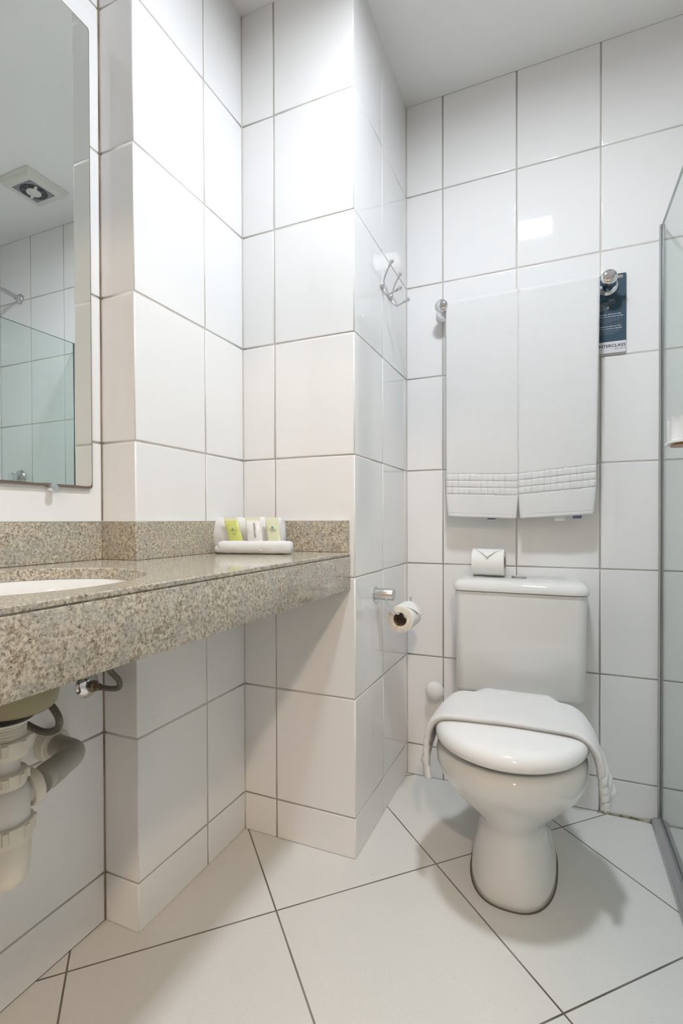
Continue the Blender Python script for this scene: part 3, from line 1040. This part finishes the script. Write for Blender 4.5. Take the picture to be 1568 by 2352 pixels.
def ln(pts, r=0.00028):
    tube(bm, [Vector((x, yt - 0.0002, z)) for x, z in pts], r, n=6)
ln([(0.1325, 1.6345), (0.145, 1.6345), (0.1485, 1.6335), (0.152, 1.6350), (0.158, 1.6390)])
for k in range(5):
    ln([(0.118, 1.6305 - 0.0047 * k), (0.1455, 1.6305 - 0.0047 * k)])
ln([(0.1455, 1.6260), (0.1462, 1.6300), (0.1500, 1.6352), (0.158, 1.6368), (0.163, 1.6385), (0.168, 1.6375), (0.1690, 1.6345), (0.168, 1.6315), (0.160, 1.6305), (0.1535, 1.6290), (0.1515, 1.6255), (0.1520, 1.6235)])
ln([(0.1600, 1.6385), (0.1590, 1.6405), (0.1540, 1.6405), (0.1500, 1.6415), (0.1500, 1.6435), (0.1560, 1.6440), (0.1660, 1.6435), (0.1665, 1.6415), (0.1620, 1.6408), (0.1615, 1.6385)])
lathe(bm, [(0.0, 0.0002), (0.0030, 0.0002), (0.0030, 0.0000), (0.0, 0.0)], (0.1486, yt - 0.0001, 1.6178), (0, -1, 0), 20)
loft(bm, [[Vector((0.1459, yt - 0.0003, 1.6190)), Vector((0.1513, yt - 0.0003, 1.6190)), Vector((0.1486, yt - 0.0003, 1.6245))], [Vector((0.1459, yt - 0.00005, 1.6190)), Vector((0.1513, yt - 0.00005, 1.6190)), Vector((0.1486, yt - 0.00005, 1.6245))]])
obj('tap_drawing', bm, M['white_ink'], card, smooth=False)

# ------------------------------------------------------------------ robe hooks
hook = thing('robe_hook_rack', 'chrome double robe hook rail with four ball tips beside the back corner', 'hook', (X2, 1.57, 1.69))
bm = bmesh.new()
tube(bm, [Vector((X2 + 0.0030, 1.505, 1.688)), Vector((X2 + 0.0030, 1.57, 1.688)), Vector((X2 + 0.0030, 1.632, 1.688))], 0.0022, n=10)
for y in (1.523, 1.614):
    bx(bm, (X2 + 0.0003, y - 0.005, 1.682), (X2 + 0.0065, y + 0.005, 1.700), 0.0012, 2)
obj('back_rail', bm, M['chrome'], hook, angle=50)
def prong(pts, ball):
    bm = bmesh.new()
    pth = spline(pts, 10)
    tube(bm, pth, 0.0028, n=12)
    d = (pth[-1] - pth[-3]).normalized()
    lathe(bm, [(0.0030, -0.009), (0.0046, -0.008), (0.0040, -0.002), (0.0034, 0.002)], pth[-1], d, 20)
    lathe(bm, [(0.0068 * math.sin(math.pi * k / 12), 0.0062 - 0.0068 * math.cos(math.pi * k / 12)) for k in range(13)], pth[-1], d, 20, cap=False)
    obj('prong', bm, M['chrome_soft'], hook, angle=50)
for y in (1.523, 1.614):
    prong([(X2 + 0.007, y, 1.692), (X2 + 0.009, y, 1.712), (X2 + 0.019, y, 1.737), (X2 + 0.031, y, 1.757)], 1)
    prong([(X2 + 0.007, y, 1.690), (X2 + 0.0085, y, 1.676), (X2 + 0.020, y, 1.662), (X2 + 0.036, y, 1.664), (X2 + 0.055, y, 1.672)], 1)

# ------------------------------------------------------------------ toilet paper rolls
def tp_roll(name, label, c, axis, length, R, core, flap_phi, flap_dir):
    t = thing(name, label, 'toilet paper', c)
    a, b, d = frame_for(axis)
    bm = bmesh.new()
    n = 72
    h = length / 2
    def ring(r, hh):
        return [Vector(c) + d * hh + (a * math.cos(2 * math.pi * k / n) + b * math.sin(2 * math.pi * k / n)) * r * (1 + (0.006 * noise.noise(Vector((math.cos(2 * math.pi * k / n) * 2, math.sin(2 * math.pi * k / n) * 2, hh * 10))) if r > core * 1.3 else 0)) for k in range(n)]
    rings = [ring(core, -h), ring(R - 0.0015, -h), ring(R, -h + 0.001)] + [ring(R, -h + length * q / 6) for q in range(1, 6)] + [ring(R, h - 0.001), ring(R - 0.0015, h), ring(core, h)]
    Vv = [[bm.verts.new(p) for p in r_] for r_ in rings]
    for q, (A, B) in enumerate(zip(Vv, Vv[1:])):
        for k in range(n):
            f = bm.faces.new((A[k], A[(k + 1) % n], B[(k + 1) % n], B[k]))
            f.material_index = 1 if q in (0, len(Vv) - 2) else 0
    A, B = Vv[-1], Vv[0]
    for k in range(n):
        bm.faces.new((A[k], A[(k + 1) % n], B[(k + 1) % n], B[k])).material_index = 1
    obj('tissue', bm, [M['paper'], M['paper_end']], t, angle=50)
    bm = bmesh.new()
    ri = [[Vector(c) + d * hh + (a * math.cos(2 * math.pi * k / n) + b * math.sin(2 * math.pi * k / n)) * r for k in range(n)] for r, hh in ((core - 0.0002, -h), (core - 0.0002, h), (core - 0.001, h), (core - 0.001, -h))]
    loft(bm, ri + [ri[0]], False, False)
    obj('cardboard_core', bm, M['card'], t, angle=50)
    # folded V at the loose end: a triangle of paper lying round the cylinder, its tip lifted
    def cyl(phi, hh, lift):
        return Vector(c) + d * hh + (a * math.cos(phi) + b * math.sin(phi)) * (R + lift)
    g = []
    NS = 14
    for i in range(NS + 1):
        s = i / NS
        half = (1 - s) * (h - 0.0015) + 0.0004
        phi = flap_phi + flap_dir * s * 1.0
        row = []
        for j in range(9):
            hh = half * (j / 4 - 1)
            row.append(cyl(phi, hh, 0.0008 + 0.0055 * s ** 2 + 0.0025 * s * (1 - abs(j / 4 - 1))))
        g.append(row)
    solid_sheet('folded_tip', g, M['paper'], t, th=0.0005)
    return t
# frame_for(x): a = y , b = z  -> phi 90 deg is the top
tp_roll('toilet_roll', 'white toilet roll with folded point standing on the toilet tank lid', (-0.2115, 1.760, 0.7566 + 0.0458), (1, 0, 0), 0.104, 0.0454, 0.021, math.radians(100), 1)
RC = Vector((-0.444, 1.540, 0.6395))
tp_roll('toilet_roll', 'white toilet roll hanging on the chrome wall holder, end core in view', RC + Vector((0, 0.003, 0)), (0, 1, 0), 0.106, 0.0415, 0.0215, math.radians(110), 1)
hold = thing('toilet_roll_holder', 'chrome toilet roll holder, round stub with bent wire arm', 'toilet roll holder', (X2, 1.458, 0.720))
bm = bmesh.new()
lathe(bm, [(0.0235, 0.0005), (0.0235, 0.0030), (0.0185, 0.0036), (0.0185, 0.058), (0.0172, 0.0596), (0.0, 0.0598)], (X2, 1.458, 0.720), (1, 0, 0), 48)
obj('post', bm, M['chrome_soft'], hold, angle=40)
bm = bmesh.new()
zc_ = RC.z + 0.0165
tube(bm, spline([(X2 + 0.040, 1.448, 0.716), (X2 + 0.040, 1.444, 0.703), (X2 + 0.046, 1.447, 0.686), (X2 + 0.057, 1.460, 0.668), (RC.x - 0.002, 1.478, zc_ + 0.002), (RC.x, 1.500, zc_), (RC.x, 1.56, zc_), (RC.x, 1.603, zc_), (RC.x, 1.613, zc_ + 0.008), (RC.x, 1.615, zc_ + 0.036)], 8), 0.0032, n=12)
obj('wire_arm', bm, M['chrome'], hold, angle=60)

# white round knob on the back wall
kn = thing('wall_valve', 'round white plastic valve knob on the back wall left of the toilet', 'valve', (-0.404, YB, 0.335))
bm = bmesh.new()
lathe(bm, [(0.012, 0.0005), (0.012, 0.016), (0.020, 0.018)], (-0.400, YB, 0.334), (0, -1, 0), 32)
obj('stem', bm, M['plastic'], kn, angle=50)
bm = bmesh.new()
lathe(bm, [(0.0335 * math.sin(math.pi * k / 20) ** 0.95, 0.036 - 0.021 * math.cos(math.pi * k / 20)) for k in range(21)], (-0.400, YB, 0.334), (0, -1, 0), 40, cap=False)
obj('cap', bm, M['plastic'], kn)

# ------------------------------------------------------------------ towel draped over the toilet lid
def lid_towel():
    t = thing('draped_towel', 'white folded terry towel draped across the closed toilet lid', 'towel', (CXT, 1.36, 0.446))
    # centre path in (x, z); hangs on both sides
    L = [(-0.3060, 0.292), (-0.3085, 0.322), (-0.3080, 0.358), (-0.3040, 0.392), (-0.2970, 0.4190), (-0.2830, 0.4390), (-0.262, 0.4500), (-0.235, 0.4530), (-0.17, 0.4540), (CXT, 0.4550),
         (-0.03, 0.4540), (0.014, 0.4530), (0.044, 0.4490), (0.066, 0.4370), (0.0810, 0.4180), (0.0900, 0.394), (0.0960, 0.365), (0.1000, 0.335), (0.1040, 0.310), (0.1055, 0.293)]
    P = spline([(x, 0, z) for x, z in L], 14)
    n = len(P)
    grid = []
    nj = 60
    for i, p in enumerate(P):
        s = i / (n - 1)
        x, z = p.x, p.z
        yf = 1.252
        yb = 1.452
        hangL = max(0, (0.40 - z) / 0.14) if x < CXT else 0
        hangR = max(0, (0.40 - z) / 0.14) if x > CXT else 0
        lean = 0
        if x < CXT:
            yf += 0.0 - 0.010 * hangL; yb += -0.125 * min(1, hangL * 1.2)
            yf += 0.012 * max(0, (x + 0.25) / 0.15) if x > -0.25 else 0
        else:
            yf += 0.012 - 0.006 * hangR; yb -= 0.115 * min(1, hangR * 1.1)
        row = []
        tan = (P[min(n - 1, i + 1)] - P[max(0, i - 1)]).normalized()
        nrm = Vector((-tan.z, 0, tan.x))
        for j in range(nj + 1):
            v = j / nj
            y = yf + (yb - yf) * v
            # rounded folded edges
            e = min(v, 1 - v) * (yb - yf)
            sink_ = 0.0045 * max(0, 1 - e / 0.008) ** 2
            off = -sink_ + 0.0010 * noise.noise(Vector((s * 9, v * 3, 3)))
            hang = max(hangL, hangR)
            off += 0.0028 * hang * noise.noise(Vector((s * 40, v * 4, 8))) * (1 if hang > 0 else 0)
            if hang > 0:
                off += 0.006 * hang * math.sin(v * math.pi * 2.0 + 1)
            # woven waffle band near each hanging end
            dd = (s if x < CXT else 1 - s)
            if 0.055 < dd < 0.155:
                fr = ((dd - 0.055) / 0.10 * 3) % 1
                fu = (v * 9) % 1
                off += 0.0026 * min(1, min(fr, 1 - fr) * 5) * min(1, min(fu, 1 - fu) * 6) - 0.0010
            q = Vector((x, y, z)) + nrm * off
            q.x += (v - 0.25) * (-0.050 * min(1, hangL * 1.3) + 0.040 * min(1, hangR * 1.3))
            # follow the lid outline where the band meets the tapering back of the lid
            tap = max(0, (v - 0.35) / 0.65) ** 2 * 0.012
            side_ = min(1, max(0, (abs(x - CXT) - 0.09) / 0.06))
            q.x += tap * side_ * (1 if x < CXT else -1)
            row.append(q)
        grid.append(row)
    # dup grid so that row direction gives outward normals
    solid_sheet('cloth', grid, M['terry_fine'], t, th=0.015)
    return t
lid_towel()

# ------------------------------------------------------------------ rolled face towel with toiletries on the counter
def bundle():
    t = thing('rolled_face_towel', 'white face towel rolled into a stand on the granite top', 'towel', (-0.75, 1.17, ZT))
    # S profile in (w, z): w towards the viewer ; the towel is laid along direction A
    ang = math.radians(13)
    A = Vector((math.cos(ang), math.sin(ang), 0))
    N = Vector((math.sin(ang), -math.cos(ang), 0))     # towards the camera
    base = Vector((-0.770, 1.165, ZT))
    def cap_ring(prof, u, sc=1.0, cen=(0, 0)):
        return [base + A * u + N * (cen[0] + (w_ - cen[0]) * sc) + Vector((0, 0, max(0.0008, cen[1] + (z - cen[1]) * sc))) for w_, z in prof]
    def blob(name, prof, u0, u1, cen, n=40, seed=0, rough=0.0012):
        bm = bmesh.new()
        rings = []
        for i in range(n + 1):
            s = i / n
            u = u0 + (u1 - u0) * s
            e = min(s, 1 - s) * (u1 - u0)
            sc = 1 - 0.16 * max(0, 1 - e / 0.012) ** 2
            r = cap_ring(prof, u, sc, cen)
            r = [p + Vector((noise.noise(p * 60 + Vector((seed, 0, 0))), noise.noise(p * 60 + Vector((seed, 7, 0))), 0.6 * noise.noise(p * 60 + Vector((seed, 0, 9))))) * rough for p in r]
            for p in r:
                p.z = max(p.z, ZT + 0.0006)
            rings.append(r)
        loft(bm, rings)
        return obj(name, bm, M['terry_fine'], t, smooth=True, angle=75)
    def sup(cw, cz, rw, rz, n=2.3, k=40):
        out_ = []
        for q in range(k):
            a = 2 * math.pi * q / k
            c_, s_ = math.cos(a), math.sin(a)
            out_.append((cw + math.copysign(abs(c_) ** (2 / n), c_) * rw, cz + math.copysign(abs(s_) ** (2 / n), s_) * rz))
        return out_
    blob('back_roll', sup(-0.020, 0.049, 0.034, 0.049), -0.110, 0.086, (-0.020, 0.049), seed=1, rough=0.0036)
    blob('front_roll', sup(0.034, 0.0175, 0.020, 0.0175), -0.076, 0.125, (0.034, 0.0175), seed=5, rough=0.0022)
    blob('base_fold', sup(0.012, 0.012, 0.040, 0.012), -0.088, 0.100, (0.012, 0.012), seed=8, rough=0.002)
    return base, A, N
BB, BA, BN = bundle()
def pt(u, w_, z):
    return BB + BA * u + BN * w_ + Vector((0, 0, z))
def sachet(name, label, cat, u, wid, zlo, zhi, tiltu, m, puff=0.007, wlo=0.026, whi=0.019, group=None):
    c = pt(u, wlo, zlo)
    t = thing(name, label, cat, c, group)
    bm = bmesh.new()
    H_, n, mm = zhi - zlo, 16, 14
    def P_(a, b, side):
        # a in 0..1 across, b in 0..1 up
        uu = u + (a - 0.5) * wid + tiltu * (b - 0.5) * H_
        ww = wlo + (whi - wlo) * b
        f = max(0, math.sin(math.pi * a)) ** 0.5 * max(0, math.sin(math.pi * min(1, max(0, (b - 0.0) / 0.86)))) ** 0.5
        return pt(uu, ww + side * (0.0004 + puff * f * 0.5) + 0.0006 * noise.noise(Vector((a * 5 + u * 60, b * 6, side))), zlo + H_ * b)
    F = [[bm.verts.new(P_(i / n, j / mm, 1)) for j in range(mm + 1)] for i in range(n + 1)]
    K = [[bm.verts.new(P_(i / n, j / mm, -1)) for j in range(mm + 1)] for i in range(n + 1)]
    for i in range(n):
        for j in range(mm):
            f = bm.faces.new((F[i][j], F[i + 1][j], F[i + 1][j + 1], F[i][j + 1])); f.material_index = 1 if j >= mm - 2 else 0
            f = bm.faces.new((K[i][j], K[i][j + 1], K[i + 1][j + 1], K[i + 1][j])); f.material_index = 1 if j >= mm - 2 else 0
    for j in range(mm):
        for i in (0, n):
            bm.faces.new((F[i][j], F[i][j + 1], K[i][j + 1], K[i][j]))
    for i in range(n):
        for j in (0, mm):
            bm.faces.new((F[i][j], F[i + 1][j], K[i + 1][j], K[i][j]))
    obj('pouch', bm, [m, M['film_w'] if 'film_w' in M else M['soap']], t, smooth=True, angle=70)
    return t, P_
M['film_w'] = simple('clear_sachet_seal', (0.80, 0.82, 0.66), 0.15, coat=0.5)
def stamp(t, P_, a, b, size, lines):
    o0 = P_(a, b, 1.15)
    ux = (P_(min(1, a + 0.2), b, 1) - P_(max(0, a - 0.2), b, 1)).normalized()
    uy = (P_(a, min(1, b + 0.1), 1) - P_(a, b, 1)).normalized()
    nn = ux.cross(uy)
    bm = bmesh.new()
    s = size
    cc = o0 + uy * s * 1.6 + nn * 0.0006
    for sgn in (1,):
        q = [cc + ux * x + uy * y for x, y in ((-s, -s), (s, -s), (s, s), (-s, s))]
        loft(bm, [q, [p + nn * 0.0003 for p in q]])
    o = obj('logo_square', bm, M['teal_ink'], t, smooth=False)
    q = text_bm('H', s * 1.9, cc + nn * 0.0004 - uy * s * 0.65, ux, uy, 0.0, 'CENTER')
    obj('logo_letter', q, M['white_ink'], o, smooth=False)
    z = -s * 0.9
    for txt, k in lines:
        q = text_bm(txt, s * k, o0 + uy * z + nn * 0.0008, ux, uy, 0.0, 'CENTER')
        obj('text_line', q, M['black_ink'], t, smooth=False)
        z -= s * 1.35
t1, P1 = sachet('toiletry_sachet', 'yellow-green gel sachet leaning left on the rolled face towel', 'sachet', -0.0420, 0.038, 0.026, 0.1000, -0.32, M['liquid_a'])
stamp(t1, P1, 0.52, 0.50, 0.0026, [('INTERCLASS', 1.5), ('', 1), ('SHAMPOO', 1.1), ('15 ML', 1.0)])
t2, P2 = sachet('toiletry_sachet', 'pale green sachet standing at the right end of the rolled face towel', 'sachet', 0.0700, 0.036, 0.026, 0.0985, -0.16, M['liquid_b'])
stamp(t2, P2, 0.52, 0.56, 0.0026, [('INTERCLASS', 1.5), ('SABONETE', 1.1)])
# wrapped soap with crinkled clear film
t3, P3 = sachet('wrapped_soap', 'white bar soap in crinkled film between the two green sachets', 'soap', 0.0180, 0.042, 0.026, 0.0990, -0.16, M['soap'], puff=0.014, wlo=0.032, whi=0.023)
o0 = P3(0.55, 0.78, 1.05)
q = text_bm('INTERCLASS', 0.0075, o0, (P3(0.55, 0.4, 1) - P3(0.55, 0.7, 1)), (P3(0.7, 0.5, 1) - P3(0.4, 0.5, 1)), 0.0022, 'LEFT')
obj('text_line', q, M['black_ink'], t3, smooth=False)
bm = bmesh.new()
rng = random.Random(3)
for k in range(26):
    a = rng.uniform(0.0, 1.15); b = rng.uniform(0.08, 0.5)
    c0 = P3(0.5 + (a - 0.5) * 1.1, b, 1) + BN * 0.003
    vs = [c0 + Vector((rng.uniform(-1, 1), rng.uniform(-0.4, 0.4), rng.uniform(-1, 1))) * 0.010 for _ in range(3)]
    vs = [bm.verts.new(v) for v in vs]
    bm.faces.new(vs)
obj('film', bm, M['film'], t3, smooth=False)

# ------------------------------------------------------------------ shower enclosure
sh = thing('shower_screen', 'clear frameless glass shower screen with aluminium sill and wall profile', 'shower screen', (XG, 1.3, 0))
bm = bmesh.new(); bx(bm, (XG - 0.003, 0.70, 0.024), (XG + 0.003, YB - 0.006, 1.845))
g = obj('glass_panel', bm, M['pane'], sh, smooth=False)
bm = bmesh.new(); bx(bm, (XG - 0.0032, YB - 0.0062, 0.024), (XG + 0.0032, YB - 0.0052, 1.847))
bx(bm, (XG - 0.0031, 0.70, 1.8451), (XG + 0.0031, YB - 0.0065, 1.8461))
obj('glass_edge', bm, M['pane_edge'], sh, smooth=False)
bm = bmesh.new()
bx(bm, (XG - 0.0085, YB - 0.013, 0.02), (XG - 0.0032, YB - 0.001, 1.846), 0.0008, 1)
bx(bm, (XG + 0.0032, YB - 0.013, 0.02), (XG + 0.0060, YB - 0.001, 1.846), 0.0008, 1)
obj('wall_profile', bm, M['alu'], sh, angle=40)
bm = bmesh.new()
pr = [(-0.026, 0.0005), (-0.0258, 0.008), (-0.023, 0.013), (-0.017, 0.0165), (-0.010, 0.0185), (-0.0055, 0.022), (-0.005, 0.030), (-0.0032, 0.030), (-0.0032, 0.012), (0.0032, 0.012), (0.0032, 0.030), (0.005, 0.030), (0.0055, 0.018), (0.018, 0.012), (0.022, 0.0005)]
loft(bm, [[Vector((XG + x, y, z)) for x, z in pr] for y in (0.70, YB - 0.003)])
obj('sill', bm, M['alu'], sh, angle=30)
hd = thing('screen_handle', 'white rounded plastic handle with amber underside on the shower glass', 'handle', (XG, 1.38, 1.12))
bm = bmesh.new()
loft(bm, [rrect(0.238, XG - 0.0031, 1.325, 1.408, z, r) for z, r in ((1.124, 0.020), (1.127, 0.022), (1.158, 0.022), (1.170, 0.020), (1.177, 0.014))])
obj('body', bm, M['plastic'], hd, angle=50)
bm = bmesh.new()
loft(bm, [rrect(0.233, XG - 0.0031, 1.320, 1.412, z, 0.026) for z in (1.1185, 1.1235)])
obj('base_plate', bm, M['plastic'], hd, angle=50)
bm = bmesh.new()
loft(bm, [rrect(0.243, XG - 0.006, 1.330, 1.402, z, 0.020) for z in (1.1145, 1.1182)])
obj('amber_insert', bm, M['amber'], hd, angle=50)

# shower fittings on the back wall (seen in the mirror)
sa = thing('shower', 'chrome shower head and arm high on the back wall behind the glass', 'shower', (0.712, YB, 2.147))
bm = bmesh.new()
lathe(bm, [(0.026, 0.0005), (0.027, 0.004), (0.022, 0.012), (0.014, 0.016), (0.013, 0.03)], (0.712, YB, 2.147), (0, -1, 0), 36)
obj('flange', bm, M['chrome_soft'], sa, angle=50)
bm = bmesh.new()
tube(bm, spline([(0.712, YB - 0.014, 2.147), (0.712, YB - 0.10, 2.157), (0.712, YB - 0.22, 2.150), (0.712, YB - 0.33, 2.11), (0.712, YB - 0.36, 2.06)], 8), 0.0105, n=16)
lathe(bm, [(0.012, 0.0), (0.02, -0.01), (0.045, -0.03), (0.048, -0.04), (0.0, -0.042)], (0.712, YB - 0.362, 2.06), (0, 0, 1), 32)
obj('pipe', bm, M['alu'], sa, angle=50)
sv = thing('shower_valve', 'round chrome shower valve on the back wall behind the glass', 'valve', (0.722, YB, 1.184))
bm = bmesh.new()
lathe(bm, [(0.040, 0.0005), (0.041, 0.003), (0.036, 0.012), (0.022, 0.020), (0.016, 0.022)], (0.722, YB, 1.184), (0, -1, 0), 40)
obj('flange', bm, M['chrome_soft'], sv, angle=50)
bm = bmesh.new()
lathe(bm, [(0.012, 0.018), (0.012, 0.034), (0.022, 0.038), (0.024, 0.052), (0.020, 0.058), (0.0, 0.059)], (0.722, YB, 1.184), (0, -1, 0), 12)
obj('knob', bm, M['chrome'], sv, angle=50)

# exhaust fan on the ceiling (seen in the mirror)
FX, FY = 0.2305, 1.549
fan = thing('exhaust_fan', 'square white exhaust fan on the ceiling near the shower, seen in the mirror', 'fan', (FX, FY, ZC))
bm = bmesh.new()
loft(bm, [rrect(FX - a, FX + a, FY - a, FY + a, z, 0.008) for a, z in ((0.102, ZC - 0.0005), (0.102, ZC - 0.006), (0.096, ZC - 0.008), (0.091, ZC - 0.022), (0.086, ZC - 0.026))])
obj('cover', bm, M['fan_white'], fan, angle=30)
zf_ = ZC - 0.0262
bm = bmesh.new()
loft(bm, [rrect(FX - 0.060, FX + 0.060, FY - 0.060, FY + 0.060, z, 0.002, 2) for z in (zf_, zf_ - 0.0015)])
obj('grille_plate', bm, M['fan_grey'], fan, smooth=False)
bm = bmesh.new()
lathe(bm, [(0.055, 0.0), (0.055, -0.0008), (0.0, -0.0008)], (FX, FY, zf_ - 0.0016), n=48)
obj('fan_opening', bm, M['fan_dark'], fan, smooth=False)
bm = bmesh.new()
for k in range(7):
    a = 2 * math.pi * k / 7
    d = Vector((math.cos(a), math.sin(a), 0)); e = Vector((-math.sin(a), math.cos(a), 0))
    c0 = Vector((FX, FY, zf_ - 0.0030))
    q = [c0 + d * 0.024 - e * 0.007, c0 + d * 0.047 - e * 0.011, c0 + d * 0.047 + e * 0.009, c0 + d * 0.024 + e * 0.006]
    loft(bm, [q, [p - Vector((0, 0, 0.0006)) for p in q]])
obj('fan_blades', bm, simple('blade_grey', (0.10, 0.105, 0.12), 0.5), fan, smooth=False)
bm = bmesh.new()
lathe(bm, [(0.030, 0), (0.030, -0.004), (0.027, -0.006), (0.0, -0.006)], (FX, FY, zf_ - 0.0038), n=40)
for s_ in (1, -1):
    c0 = Vector((FX, FY, zf_ - 0.0045))
    d = Vector((0.9, 0.43 * 1, 0)).normalized() * s_; e = Vector((-d.y, d.x, 0))
    q = [c0 + d * 0.024 - e * 0.006, c0 + d * 0.053 - e * 0.006, c0 + d * 0.053 + e * 0.006, c0 + d * 0.024 + e * 0.006]
    loft(bm, [q, [p - Vector((0, 0, 0.002)) for p in q]])
obj('hub', bm, M['fan_white'], fan, angle=40)
